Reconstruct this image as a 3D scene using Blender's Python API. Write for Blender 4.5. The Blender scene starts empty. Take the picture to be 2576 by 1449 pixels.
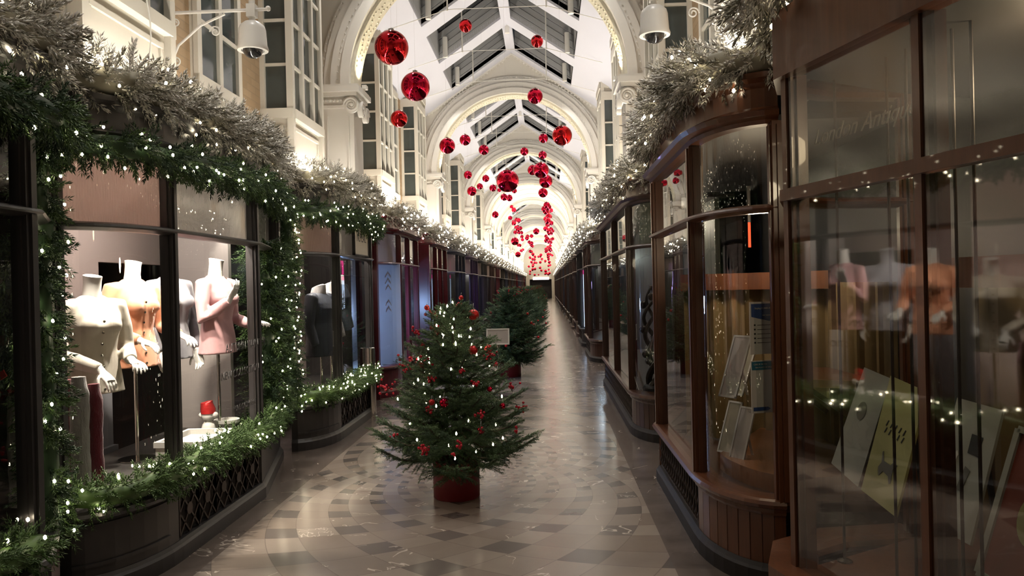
import bpy, bmesh, math, random
import numpy as np
from mathutils import Vector, Matrix

PI = math.pi
R = math.radians
scene = bpy.context.scene
COL = scene.collection
rnd = random.Random(7)
nrng = np.random.default_rng(11)

# ------------------------------------------------------------------ camera
F_PX = 1950.0
cam_data = bpy.data.cameras.new('camera')
cam_data.sensor_width = 36.0
cam_data.lens = F_PX / 2576 * 36.0
cam_data.clip_start = 0.05
cam_data.clip_end = 400
cam = bpy.data.objects.new('camera', cam_data)
COL.objects.link(cam)
EYE = Vector((0, 0, 1.65))
CAM_M = Matrix.Rotation(R(2.56), 4, 'Z') @ Matrix.Rotation(R(90 - 0.19), 4, 'X') @ Matrix.Rotation(R(-1.35), 4, 'Z')
cam.matrix_world = Matrix.Translation(EYE) @ CAM_M
scene.camera = cam

# ------------------------------------------------------------------ world, exposure
scene.view_settings.view_transform = 'Standard'
scene.view_settings.look = 'None'
scene.view_settings.exposure = 0.30
scene.view_settings.gamma = 1.0
world = bpy.data.worlds.new('night')
scene.world = world
world.use_nodes = True
bg = world.node_tree.nodes['Background']
bg.inputs[0].default_value = (0.010, 0.011, 0.014, 1)
bg.inputs[1].default_value = 1.0
cy = scene.cycles
cy.max_bounces = 7
cy.diffuse_bounces = 3
cy.glossy_bounces = 4
cy.transmission_bounces = 4
cy.transparent_max_bounces = 10
cy.caustics_reflective = False
cy.caustics_refractive = False
cy.sample_clamp_indirect = 4.0
cy.use_adaptive_sampling = True
cy.adaptive_threshold = 0.04

# ------------------------------------------------------------------ the lane: XC is its middle, w counts from there
XC = -0.70
WALL = 2.25          # upper wall
FLAT = 1.61          # flat front of a bay window
START = 1.95         # where a bay begins, at the recess
Y_END = 92.0
MODULES = [2.3 + 8 * k for k in range(0, 12)]   # an arch stands at each of these depths

def lamp_strip(y, side, length, watts, color, tilt=-4):
    d = bpy.data.lights.new('cornice_uplight', 'AREA')
    d.shape = 'RECTANGLE'; d.size = 0.06; d.size_y = length
    d.energy = watts; d.color = color
    o = bpy.data.objects.new('cornice_uplight', d)
    o.location = (XC + side * 1.72, y, 2.88)
    o.rotation_euler = (PI, R(-tilt) * side, 0)
    COL.objects.link(o)
    return o

WARM = (1.0, 0.91, 0.78)
COOL = (0.93, 0.94, 1.0)
for k, z0 in enumerate(MODULES[:-1]):
    far = k >= 4
    for side in (-1, 1):
        if k == 0:
            lamp_strip(z0 + 4.0 , side, 7.4, 82, WARM)
        else:
            lamp_strip(z0 + 4.0, side, 7.2, (0, 165, 165, 230, 330, 360, 360, 330, 330, 330, 330)[k], WARM)

def spot(name, loc, target, watts, size_deg, color, radius=0.03, blend=0.5):
    d = bpy.data.lights.new(name, 'SPOT')
    d.energy = watts; d.spot_size = R(size_deg); d.spot_blend = blend
    d.color = color; d.shadow_soft_size = radius
    o = bpy.data.objects.new(name, d)
    o.location = loc
    o.rotation_euler = (Vector(target) - Vector(loc)).to_track_quat('-Z', 'Y').to_euler()
    COL.objects.link(o)

def point(name, loc, watts, color, radius=0.05):
    d = bpy.data.lights.new(name, 'POINT')
    d.energy = watts; d.color = color; d.shadow_soft_size = radius
    o = bpy.data.objects.new(name, d)
    o.location = loc
    COL.objects.link(o)

# cylinder spotlights in the lower far corner of every skylight: their light (the fixtures are built further down)
OPEN = [(1.35, 3.05), (3.60, 5.28), (5.84, 7.42)]      # skylights, as offsets from the arch before them
DOWN = []
for k in range(0, 4):
    for (a_, c_) in OPEN:
        for side in (-1, 1):
            DOWN.append((side, MODULES[k] + c_ - 0.10, 7.08 - 0.68 * 1.22))
DOWN += [(-1, 2.3 - 1.0, 7.08 - .68 * 1.22), (1, 2.3 - 1.0, 7.08 - .68 * 1.22)]
for side, y, z in DOWN:
    spot('skylight_spot', (XC + side * 1.22, y, z - 0.03), (XC + side * 0.95, y - 1.2, 0), 125, 104, (1.0, 0.95, 0.89), 0.05, 0.9)

# small uplights standing on the capitals, grazing the underside of the arches
for k in (1, 2, 3):
    for side in (-1, 1):
        spot('capital_uplight', (XC + side * 1.66, MODULES[k], 4.40), (XC + side * 1.30, MODULES[k], 6.2), 26, 130, (1.0, 0.86, 0.60), 0.03, 0.8)

# spotlights inside the shop windows, then point lights without fixtures
spot('window_spotlight', (-2.75, 4.75, 2.44), (-2.9, 5.0, 1.0), 120, 95, (1, .88, .74))
spot('window_spotlight', (-2.60, 5.30, 2.44), (-2.9, 5.35, 1.0), 180, 80, (1, .88, .74))
spot('window_spotlight', (-2.55, 5.85, 2.44), (-2.75, 5.95, 1.0), 180, 80, (1, .88, .74))
spot('window_spotlight', (-2.75, 6.65, 2.44), (-2.70, 6.65, 1.0), 42, 60, (1, .9, .8))
spot('window_spotlight', (-2.62, 8.95, 2.44), (-2.85, 9.1, 1.0), 135, 90, (1, .9, .8))
spot('window_spotlight', (-2.45, 9.6, 2.44), (-2.40, 9.6, 1.0), 54, 70, (1, .9, .8))
point('window_lamp', (-2.85, 4.7, 2.36), 26, (1, .86, .76), 0.06)  # unseen point light, added as a wash to brighten the blinds
point('window_lamp', (-2.75, 5.7, 2.36), 26, (1, .9, .82), 0.06)  # second unseen point light added for the same blinds
point('window_lamp', (-2.75, 8.7, 2.36), 30, (1, .86, .78), 0.06)  # unseen point light added to brighten the coat window
point('window_lamp', (-2.95, 12.5, 1.25), 110, (.36, .55, 1), 0.15)
point('window_lamp', (-3.05, 24.3, 1.6), 16, (.5, .4, 1), 0.15)
for x_, y_, w_, c_ in ((1.45, 17.2, 14, (.9, 1, .9)), (1.45, 21.3, 10, (.7, .85, 1)), (1.45, 29.3, 10, (1, .9, .8)), (-2.85, 16.6, 12, (1, .92, .85)), (-2.85, 20.6, 12, (.75, .65, 1)),
                       (-2.85, 32.5, 12, (1, .95, .9)), (-2.85, 40.5, 12, (1, .9, .8)), (1.45, 37.3, 10, (1, .9, .8))):
    point('window_lamp', (x_, y_, 2.2), w_, c_, 0.08)  # unseen point lights added to lift the dark windows further along
point('window_lamp', (1.40, 5.1, 1.95), 16, (1, .8, .55), 0.08)  # unseen point light added to bring up the dark curtain
point('window_lamp', (1.65, 2.5, 2.3), 12, (1, .82, .55), 0.08)  # unseen point light added to brighten the nearest right-hand window
point('window_lamp', (1.5, 9.0, 2.3), 10, (1, .85, .65), 0.08)

def at(px, py, depth):
    """The point that shows at this pixel of the photograph, DEPTH metres down the lane."""
    d = CAM_M.to_3x3() @ Vector(((px - 1288) / F_PX, -(py - 724.5) / F_PX, -1.0))
    return EYE + d * (depth / d.y)

def at_plane(px, py, p0, n):
    d = CAM_M.to_3x3() @ Vector(((px - 1288) / F_PX, -(py - 724.5) / F_PX, -1.0))
    return EYE + d * ((Vector(p0) - EYE).dot(n) / d.dot(n))

# ------------------------------------------------------------------ materials
class NT:
    def __init__(self, name):
        self.m = bpy.data.materials.new(name)
        self.m.use_nodes = True
        self.t = self.m.node_tree
        self.t.nodes.clear()
        self.out = self.t.nodes.new('ShaderNodeOutputMaterial')
    def node(self, kind, **kw):
        n = self.t.nodes.new(kind)
        for k, v in kw.items():
            setattr(n, k, v)
        return n
    def link(self, a, b):
        if hasattr(a, 'links') or hasattr(a, 'is_linked'):
            self.t.links.new(a, b)
        else:
            b.default_value = a
    def math(self, op, a, b=None, c=None):
        n = self.node('ShaderNodeMath', operation=op)
        for i, v in enumerate((a, b, c)):
            if v is not None:
                self.link(v, n.inputs[i])
        return n.outputs[0]
    def mix(self, fac, a, b):
        n = self.node('ShaderNodeMix', data_type='RGBA')
        self.link(fac, n.inputs[0])
        self.link(a if not isinstance(a, tuple) else (*a, 1), n.inputs[6])
        self.link(b if not isinstance(b, tuple) else (*b, 1), n.inputs[7])
        return n.outputs[2]
    def ramp(self, fac, stops):
        n = self.node('ShaderNodeValToRGB')
        e = n.color_ramp.elements
        while len(e) < len(stops):
            e.new(0.5)
        for el, (p, c) in zip(e, stops):
            el.position = p
            el.color = (*c, 1) if len(c) == 3 else c
        self.link(fac, n.inputs[0])
        return n.outputs[0]
    def noise(self, scale, detail=4, vec=None, rough=0.5, dist=0.0):
        n = self.node('ShaderNodeTexNoise')
        n.inputs['Scale'].default_value = scale
        n.inputs['Detail'].default_value = detail
        n.inputs['Roughness'].default_value = rough
        n.inputs['Distortion'].default_value = dist
        if vec is not None:
            self.link(vec, n.inputs['Vector'])
        return n.outputs[0]
    def obj(self):
        return self.node('ShaderNodeTexCoord').outputs['Object']
    def mapping(self, vec, scale=(1, 1, 1), rot=(0, 0, 0)):
        n = self.node('ShaderNodeMapping')
        self.link(vec, n.inputs[0])
        n.inputs['Scale'].default_value = scale
        n.inputs['Rotation'].default_value = rot
        return n.outputs[0]
    def bump(self, height, strength=0.3, dist=0.01):
        n = self.node('ShaderNodeBump')
        n.inputs['Strength'].default_value = strength
        n.inputs['Distance'].default_value = dist
        self.link(height, n.inputs['Height'])
        return n.outputs[0]
    def bsdf(self, color, rough=0.5, metal=0.0, normal=None, spec=0.5, coat=0.0, sheen=0.0, emit=None, estr=0.0):
        n = self.node('ShaderNodeBsdfPrincipled')
        self.link(color if not isinstance(color, tuple) else (*color, 1), n.inputs['Base Color'])
        self.link(rough, n.inputs['Roughness'])
        n.inputs['Metallic'].default_value = metal
        n.inputs['Specular IOR Level'].default_value = spec
        n.inputs['Coat Weight'].default_value = coat
        n.inputs['Sheen Weight'].default_value = sheen
        if emit is not None:
            n.inputs['Emission Color'].default_value = (*emit, 1)
            n.inputs['Emission Strength'].default_value = estr
        if normal is not None:
            self.link(normal, n.inputs['Normal'])
        self.link(n.outputs[0], self.out.inputs[0])
        return n

def simple(name, color, rough=0.5, metal=0.0, var=0.12, scale=9.0, bump=0.0, **kw):
    t = NT(name)
    v = t.noise(scale, 4, t.obj())
    lo = tuple(c * (1 - var) for c in color)
    hi = tuple(min(1, c * (1 + var)) for c in color)
    c = t.mix(v, lo, hi)
    nrm = t.bump(t.noise(scale * 14, 3, t.obj()), bump, 0.004) if bump else None
    t.bsdf(c, rough, metal, nrm, **kw)
    return t.m

def wood(name, dark, light, rough=0.32):
    t = NT(name)
    v = t.mapping(t.obj(), (22, 22, 1.6))
    n1 = t.noise(1.6, 6, v, 0.6, 0.6)
    n2 = t.noise(3.0, 3, t.obj())
    c = t.mix(n1, dark, light)
    c = t.mix(t.math('MULTIPLY', n2, 0.35), c, dark)
    t.bsdf(c, rough, 0, t.bump(n1, 0.12, 0.003), coat=0.25)
    return t.m

def emitter(name, color, strength, sample=True):
    t = NT(name)
    e = t.node('ShaderNodeEmission')
    e.inputs[0].default_value = (*color, 1)
    e.inputs[1].default_value = strength
    t.link(e.outputs[0], t.out.inputs[0])
    if not sample:
        t.m.cycles.emission_sampling = 'NONE'
    return t.m

def glass_mat(name, tint=(0.93, 0.95, 0.94), base=0.075, rough=0.0, wave=0.0):
    t = NT(name)
    lw = t.node('ShaderNodeLayerWeight')
    lw.inputs[0].default_value = 0.5
    f = t.math('ADD', base, t.math('MULTIPLY', 0.85, t.math('POWER', lw.outputs['Facing'], 4.0)))
    tr = t.node('ShaderNodeBsdfTransparent')
    tr.inputs[0].default_value = (*tint, 1)
    gl = t.node('ShaderNodeBsdfGlossy')
    gl.inputs['Roughness'].default_value = rough
    if wave:
        n = t.bump(t.noise(3.0, 2, t.mapping(t.obj(), (1, 1, 0.35))), wave, 0.02)
        t.link(n, gl.inputs['Normal'])
    mx = t.node('ShaderNodeMixShader')
    t.link(f, mx.inputs[0]); t.link(tr.outputs[0], mx.inputs[1]); t.link(gl.outputs[0], mx.inputs[2])
    t.link(mx.outputs[0], t.out.inputs[0])
    return t.m

def floor_mat():
    t = NT('stone_floor')
    o = t.obj()
    sx = t.node('ShaderNodeSeparateXYZ'); t.link(o, sx.inputs[0])
    X = t.math('SUBTRACT', sx.outputs[0], XC)
    Y0 = t.math('DIVIDE', t.math('SUBTRACT', sx.outputs[1], 6.9), 8.0)
    Y = t.math('MULTIPLY', t.math('SUBTRACT', Y0, t.math('ROUND', Y0)), 8.0)
    r = t.math('MAXIMUM', t.math('SQRT', t.math('ADD', t.math('MULTIPLY', X, X), t.math('MULTIPLY', Y, Y))), 0.02)
    th = t.math('ARCTAN2', Y, X)
    u = t.math('MULTIPLY', th, 16 / (2 * PI))
    v = t.math('DIVIDE', t.math('LOGARITHM', r, math.e), 0.288)
    def stripes(p):
        near = t.math('ROUND', p)
        f = t.math('ABSOLUTE', t.math('SUBTRACT', p, near))
        inside = t.math('LESS_THAN', f, 0.215)
        idn = t.math('ADD', t.math('MULTIPLY', t.math('FLOOR', t.math('ADD', p, 0.215)), 2), inside)
        edge = t.math('LESS_THAN', t.math('ABSOLUTE', t.math('SUBTRACT', f, 0.215)), 0.006)
        return inside, idn, edge
    # sectors repeat around the circle, so the ids are wrapped there
    ip, dp, ep = stripes(t.math('ADD', u, v))
    iq, dq, eq = stripes(t.math('SUBTRACT', u, v))
    dark = t.math('MULTIPLY', ip, iq)
    cv = t.node('ShaderNodeCombineXYZ'); t.link(dp, cv.inputs[0]); t.link(dq, cv.inputs[1])
    wn = t.node('ShaderNodeTexWhiteNoise', noise_dimensions='2D'); t.link(cv.outputs[0], wn.inputs['Vector'])
    light = t.ramp(wn.outputs[0], [(0.0, (0.21, 0.165, 0.132)), (0.5, (0.265, 0.215, 0.175)), (0.85, (0.315, 0.26, 0.215)), (1.0, (0.225, 0.185, 0.155))])
    darkc = t.ramp(wn.outputs[0], [(0.0, (0.085, 0.073, 0.066)), (1.0, (0.15, 0.127, 0.112))])
    col = t.mix(dark, light, darkc)
    border = t.math('GREATER_THAN', t.math('ABSOLUTE', X), 1.40)
    ring = t.math('GREATER_THAN', r, 2.62)
    bcol = t.ramp(t.noise(2.3, 5, o, 0.6, 0.5), [(0.3, (0.085, 0.066, 0.055)), (0.7, (0.15, 0.118, 0.10))])
    col = t.mix(t.math('MULTIPLY', border, 0.9), col, bcol)
    # cloudy stone and thin pale veins
    cloud = t.noise(5.0, 6, o, 0.65, 0.8)
    col = t.mix(t.math('MULTIPLY', cloud, 0.36), col, (0.13, 0.10, 0.082))
    # each stone is cut from a different slab: shift the vein pattern by the stone's own random value
    sh = t.node('ShaderNodeVectorMath', operation='MULTIPLY_ADD')
    t.link(wn.outputs['Color'], sh.inputs[0]); sh.inputs[1].default_value = (9, 9, 9); t.link(o, sh.inputs[2])
    vn = t.noise(1.5, 4, sh.outputs[0], 0.55, 1.0)
    vein = t.math('LESS_THAN', t.math('ABSOLUTE', t.math('SUBTRACT', vn, 0.5)), 0.0042)
    mask = t.math('GREATER_THAN', t.noise(1.3, 2, sh.outputs[0]), 0.57)
    col = t.mix(t.math('MULTIPLY', t.math('MULTIPLY', vein, mask), 0.7), col, (0.62, 0.53, 0.44))
    joint = t.math('MAXIMUM', ep, eq)
    col = t.mix(t.math('MULTIPLY', t.math('MULTIPLY', joint, t.math('SUBTRACT', 1, border)), 0.35), col, (0.06, 0.05, 0.045))
    rough = t.math('ADD', 0.13, t.math('MULTIPLY', t.noise(7, 4, o), 0.16))
    nrm = t.bump(t.noise(3.2, 3, o), 0.05, 0.02)
    t.bsdf(col, rough, 0, nrm, spec=0.5)
    return t.m

def brick_mat():
    t = NT('yellow_brick')
    o = t.obj()
    s = t.node('ShaderNodeSeparateXYZ'); t.link(o, s.inputs[0])
    c = t.node('ShaderNodeCombineXYZ'); t.link(s.outputs[1], c.inputs[0]); t.link(s.outputs[2], c.inputs[1])
    b = t.node('ShaderNodeTexBrick')
    t.link(c.outputs[0], b.inputs['Vector'])
    b.inputs['Color1'].default_value = (0.38, 0.265, 0.155, 1)
    b.inputs['Color2'].default_value = (0.45, 0.32, 0.195, 1)
    b.inputs['Mortar'].default_value = (0.36, 0.26, 0.16, 1)
    b.inputs['Scale'].default_value = 1.0
    b.inputs['Mortar Size'].default_value = 0.006
    b.inputs['Brick Width'].default_value = 0.225
    b.inputs['Row Height'].default_value = 0.075
    t.bsdf(b.outputs[0], 0.8, 0, t.bump(b.outputs['Fac'], -0.4, 0.01))
    return t.m

def reeded_mat(name, color, per_m=60):
    t = NT(name)
    o = t.obj()
    s = t.node('ShaderNodeSeparateXYZ'); t.link(o, s.inputs[0])
    a = t.math('ADD', s.outputs[1], t.math('MULTIPLY', s.outputs[0], 0.7))
    w = t.math('SINE', t.math('MULTIPLY', a, per_m * 2 * PI))
    nrm = t.bump(w, 0.6, 0.004)
    d = t.node('ShaderNodeBsdfDiffuse'); d.inputs[0].default_value = (*color, 1)
    q = t.node('ShaderNodeBsdfTranslucent'); q.inputs[0].default_value = (*color, 1)
    t.link(nrm, d.inputs['Normal']); t.link(nrm, q.inputs['Normal'])
    mx = t.node('ShaderNodeMixShader'); mx.inputs[0].default_value = 0.55
    t.link(d.outputs[0], mx.inputs[1]); t.link(q.outputs[0], mx.inputs[2]); t.link(mx.outputs[0], t.out.inputs[0])
    return t.m

def fur_mat(name, color):
    t = NT(name)
    n = t.noise(34, 5, t.mapping(t.obj(), (1, 1, 0.25)), 0.7)
    c = t.mix(n, tuple(x * 0.55 for x in color), color)
    t.bsdf(c, 0.9, 0, t.bump(n, 1.0, 0.02), sheen=0.4)
    return t.m

def plank_mat(name, c1, c2):
    return wood(name, c1, c2)

M = {}
M['floor'] = floor_mat()
M['brick'] = brick_mat()
M['cream'] = simple('cream_paint', (0.74, 0.70, 0.61), 0.42, var=0.04, scale=3)
M['plaster'] = simple('white_plaster', (0.78, 0.755, 0.70), 0.55, var=0.03, scale=3)
M['gold_relief'] = simple('gilded_cream_plaster', (0.82, 0.77, 0.62), 0.45, var=0.18, scale=30, bump=0.9)
M['ceiling'] = simple('pale_lavender_plaster', (0.68, 0.69, 0.77), 0.6, var=0.02, scale=2)
M['gable'] = simple('stone_coloured_plaster', (0.70, 0.67, 0.60), 0.6, var=0.03, scale=2)
M['upstand'] = simple('grey_louvre_paint', (0.42, 0.43, 0.44), 0.5, var=0.08, scale=4)
M['charcoal'] = simple('charcoal_paint', (0.040, 0.036, 0.036), 0.36, var=0.2, scale=6)
M['charcoal_dark'] = simple('near_black_paint', (0.016, 0.012, 0.010), 0.62, var=0.2)
M['burgundy'] = simple('burgundy_gloss_paint', (0.095, 0.010, 0.016), 0.25, var=0.12)
M['purple'] = simple('aubergine_paint', (0.040, 0.018, 0.060), 0.3, var=0.12)
M['navy'] = simple('navy_paint', (0.02, 0.024, 0.045), 0.3, var=0.12)
M['brownpaint'] = simple('brown_paint', (0.06, 0.032, 0.022), 0.35, var=0.15)
M['wood'] = wood('mahogany', (0.060, 0.019, 0.008), (0.19, 0.066, 0.025))
M['wood_dark'] = wood('dark_mahogany', (0.032, 0.012, 0.007), (0.085, 0.032, 0.015))
M['wood_light'] = wood('oiled_teak', (0.14, 0.050, 0.018), (0.32, 0.125, 0.045))
M['iron'] = simple('black_iron', (0.035, 0.022, 0.016), 0.42, 0.3)
M['glass'] = glass_mat('window_glass', wave=0.02)
M['glass_frosty'] = glass_mat('misted_upper_glass', base=0.22, tint=(0.66, 0.63, 0.57), rough=0.13, wave=0.03)
M['glass_flat'] = glass_mat('reflective_shop_glass', base=0.16, tint=(0.80, 0.82, 0.78), rough=0.03, wave=0.03)
M['dark_pane'] = simple('dark_night_window_glass', (0.065, 0.080, 0.078), 0.06, var=0.6, scale=1.5, spec=0.6)
M['skyglass'] = simple('skylight_glass_at_night', (0.012, 0.014, 0.016), 0.08, var=0.4, spec=0.5)
M['needle'] = simple('green_fir_needles', (0.075, 0.140, 0.034), 0.5, var=0.5, scale=7)
M['needle_dark'] = simple('dark_fir_needles', (0.030, 0.068, 0.026), 0.5, var=0.5, scale=7)
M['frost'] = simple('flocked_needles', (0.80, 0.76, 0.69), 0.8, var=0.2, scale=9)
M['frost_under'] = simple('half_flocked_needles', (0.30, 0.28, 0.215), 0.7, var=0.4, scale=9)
M['twig'] = simple('brown_twig', (0.055, 0.036, 0.020), 0.8)
M['bulb'] = emitter('warm_fairy_light', (1.0, 0.86, 0.60), 26.0)
M['bulb_far'] = emitter('warm_fairy_light_far', (1.0, 0.9, 0.72), 16.0, sample=False)
M['bauble'] = simple('red_mirror_bauble', (0.66, 0.014, 0.052), 0.07, 1.0, var=0.06, scale=3)
M['bauble_orange'] = simple('scarlet_mirror_bauble', (0.68, 0.022, 0.030), 0.07, 1.0, var=0.06, scale=3)
M['bauble_satin'] = simple('satin_red_bauble', (0.60, 0.020, 0.020), 0.30, 0.3, var=0.08)
M['berry'] = simple('red_berry', (0.52, 0.012, 0.030), 0.25, var=0.2)
M['silver'] = simple('silver_cap', (0.7, 0.68, 0.65), 0.25, 1.0)
M['wire'] = simple('thin_grey_wire', (0.45, 0.44, 0.43), 0.5)
M['pot'] = simple('dark_red_pot', (0.19, 0.008, 0.012), 0.45, var=0.08, scale=20, bump=0.1)
M['chrome'] = simple('polished_steel', (0.55, 0.52, 0.47), 0.16, 1.0, var=0.03)
M['brass'] = simple('brushed_brass', (0.55, 0.40, 0.19), 0.28, 1.0)
M['white'] = simple('white_enamel', (0.82, 0.80, 0.75), 0.35, var=0.03)
M['lens'] = simple('smoked_dome', (0.02, 0.02, 0.022), 0.05, spec=0.8)
M['pinkwall'] = simple('pale_pink_shop_wall', (0.52, 0.42, 0.385), 0.6, var=0.03, scale=2)
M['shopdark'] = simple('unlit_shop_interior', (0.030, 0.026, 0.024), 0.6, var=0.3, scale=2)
M['greyboard'] = simple('warm_grey_board', (0.50, 0.45, 0.42), 0.55, var=0.03, scale=2)
M['slate'] = simple('slate_grey_screen', (0.12, 0.12, 0.13), 0.5, var=0.08)
M['reed_pink'] = reeded_mat('reeded_blush_blind', (0.66, 0.54, 0.49))
M['reed_white'] = reeded_mat('reeded_white_blind', (0.76, 0.74, 0.70))
M['sagewall'] = simple('sage_blind', (0.17, 0.18, 0.145), 0.6, var=0.1, scale=3)
M['goldcloth'] = simple('old_gold_curtain', (0.19, 0.13, 0.058), 0.55, var=0.2, scale=5)
M['letter'] = simple('grey_vinyl_lettering', (0.05, 0.045, 0.045), 0.5)
M['letter_black'] = simple('black_lettering', (0.015, 0.013, 0.012), 0.5)
M['letter_etch'] = simple('etched_script', (0.42, 0.39, 0.33), 0.6)
M['paper'] = simple('white_paper', (0.62, 0.59, 0.55), 0.6, var=0.03)
M['blue'] = simple('blue_print', (0.035, 0.075, 0.22), 0.5, var=0.05)
M['teal'] = simple('teal_print', (0.03, 0.16, 0.24), 0.5, var=0.05)
M['signcream'] = simple('cream_sign', (0.56, 0.51, 0.42), 0.5, var=0.03)

# ------------------------------------------------------------------ mesh helpers
class MB:
    def __init__(self):
        self.v = []; self.f = []
    def add(self, verts, faces):
        n = len(self.v)
        self.v.extend(tuple(p) for p in verts)
        self.f.extend(tuple(i + n for i in f) for f in faces)
        return self
    def box(self, x0, y0, z0, x1, y1, z1):
        x0, x1 = min(x0, x1), max(x0, x1); y0, y1 = min(y0, y1), max(y0, y1); z0, z1 = min(z0, z1), max(z0, z1)
        v = [(x0, y0, z0), (x1, y0, z0), (x1, y1, z0), (x0, y1, z0), (x0, y0, z1), (x1, y0, z1), (x1, y1, z1), (x0, y1, z1)]
        return self.add(v, [(0, 3, 2, 1), (4, 5, 6, 7), (0, 1, 5, 4), (1, 2, 6, 5), (2, 3, 7, 6), (3, 0, 4, 7)])
    def bar(self, a, b, wx, wy, up=(0, 0, 1)):
        a, b = Vector(a), Vector(b)
        d = (b - a).normalized()
        u = Vector(up)
        if abs(d.dot(u)) > 0.98:
            u = Vector((0, 1, 0))
        s = d.cross(u).normalized(); t = s.cross(d)
        v = []
        for p in (a, b):
            for i, j in ((-1, -1), (1, -1), (1, 1), (-1, 1)):
                v.append(p + s * (i * wx / 2) + t * (j * wy / 2))
        return self.add(v, [(3, 2, 1, 0), (4, 5, 6, 7), (0, 1, 5, 4), (1, 2, 6, 5), (2, 3, 7, 6), (3, 0, 4, 7)])
    def tube(self, pts, rad, n=8, cap=True):
        pts = [Vector(p) for p in pts]
        m = len(pts)
        rads = rad if isinstance(rad, (list, tuple)) else [rad] * m
        base = len(self.v)
        prev = None
        for i, p in enumerate(pts):
            d = (pts[min(i + 1, m - 1)] - pts[max(i - 1, 0)])
            d = d.normalized() if d.length > 1e-9 else Vector((0, 0, 1))
            if prev is None:
                u = Vector((0, 0, 1)) if abs(d.z) < 0.9 else Vector((1, 0, 0))
                s = d.cross(u).normalized()
            else:
                s = (prev - d * prev.dot(d))
                s = s.normalized() if s.length > 1e-6 else d.orthogonal().normalized()
            prev = s
            t = d.cross(s)
            for k in range(n):
                a = 2 * PI * k / n
                self.v.append(tuple(p + (s * math.cos(a) + t * math.sin(a)) * rads[i]))
        for i in range(m - 1):
            for k in range(n):
                a = base + i * n + k; b = base + i * n + (k + 1) % n
                self.f.append((a, b, b + n, a + n))
        if cap:
            self.f.append(tuple(base + k for k in reversed(range(n))))
            self.f.append(tuple(base + (m - 1) * n + k for k in range(n)))
        return self
    def lathe(self, prof, c=(0, 0, 0), n=24, axis='z'):
        base = len(self.v)
        for r, z in prof:
            for k in range(n):
                a = 2 * PI * k / n
                p = (r * math.cos(a), r * math.sin(a), z)
                if axis == 'y':
                    p = (p[0], p[2], p[1])
                elif axis == 'x':
                    p = (p[2], p[0], p[1])
                self.v.append((c[0] + p[0], c[1] + p[1], c[2] + p[2]))
        for i in range(len(prof) - 1):
            for k in range(n):
                a = base + i * n + k; b = base + i * n + (k + 1) % n
                self.f.append((a, b, b + n, a + n))
        if prof[0][0] > 1e-6:
            self.f.append(tuple(base + k for k in reversed(range(n))))
        if prof[-1][0] > 1e-6:
            self.f.append(tuple(base + (len(prof) - 1) * n + k for k in range(n)))
        return self
    def ball(self, c, r, n=10, m=7, sz=1.0):
        prof = [(max(1e-7, r * math.sin(PI * i / m)), -r * sz * math.cos(PI * i / m)) for i in range(m + 1)]
        return self.lathe(prof, c, n)
    def loft(self, rings, cap=True):
        base = len(self.v); n = len(rings[0])
        for r in rings:
            self.v.extend(tuple(p) for p in r)
        for i in range(len(rings) - 1):
            for k in range(n):
                a = base + i * n + k; b = base + i * n + (k + 1) % n
                self.f.append((a, b, b + n, a + n))
        if cap:
            self.f.append(tuple(base + k for k in reversed(range(n))))
            self.f.append(tuple(base + (len(rings) - 1) * n + k for k in range(n)))
        return self
    def prism(self, poly, z0, z1):
        n = len(poly)
        v = [(x, y, z0) for x, y in poly] + [(x, y, z1) for x, y in poly]
        f = [tuple(reversed(range(n))), tuple(range(n, 2 * n))] + [(i, (i + 1) % n, n + (i + 1) % n, n + i) for i in range(n)]
        return self.add(v, f)
    def sweep(self, path, prof, side, closed=True):
        """PROF [(outward offset, z)] along PATH [(w, y)]; x = side * w; outward is towards the lane."""
        P = [Vector(p) for p in path]
        m = len(P); base = len(self.v); k = len(prof)
        for i, p in enumerate(P):
            ns = []
            for a, b in ((i - 1, i), (i, i + 1)):
                if a >= 0 and b < m:
                    d = (P[b] - P[a]).normalized(); ns.append(Vector((-d.y, d.x)))
            n = ns[0] if len(ns) == 1 else (ns[0] + ns[1]).normalized()
            if len(ns) == 2:
                n = n / max(0.35, n.dot(ns[0]))
            for off, z in prof:
                q = p + n * off
                self.v.append((side * q.x, q.y, z))
        kk = k if closed else k - 1
        for i in range(m - 1):
            for j in range(kk):
                a = base + i * k + j; b = base + i * k + (j + 1) % k
                self.f.append((a, b, b + k, a + k))
        if closed:
            self.f.append(tuple(base + j for j in reversed(range(k))))
            self.f.append(tuple(base + (m - 1) * k + j for j in range(k)))
        return self
    def shift(self, M4, start=0):
        for i in range(start, len(self.v)):
            self.v[i] = tuple(M4 @ Vector(self.v[i]))
        return self

def obj(name, mb, mat, parent=None, smooth=False, loc=None, fix=True, angle=40):
    me = bpy.data.meshes.new(name)
    me.from_pydata(mb.v, [], mb.f)
    if fix:
        b = bmesh.new(); b.from_mesh(me)
        bmesh.ops.recalc_face_normals(b, faces=b.faces)
        b.to_mesh(me); b.free()
    me.materials.append(M[mat] if isinstance(mat, str) else mat)
    if smooth:
        me.polygons.foreach_set('use_smooth', [True] * len(me.polygons))
        me.set_sharp_from_angle(angle=R(angle))
    o = bpy.data.objects.new(name, me)
    COL.objects.link(o)
    if parent is not None:
        o.parent = parent
    if loc is not None:
        o.location = loc
    return o

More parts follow.
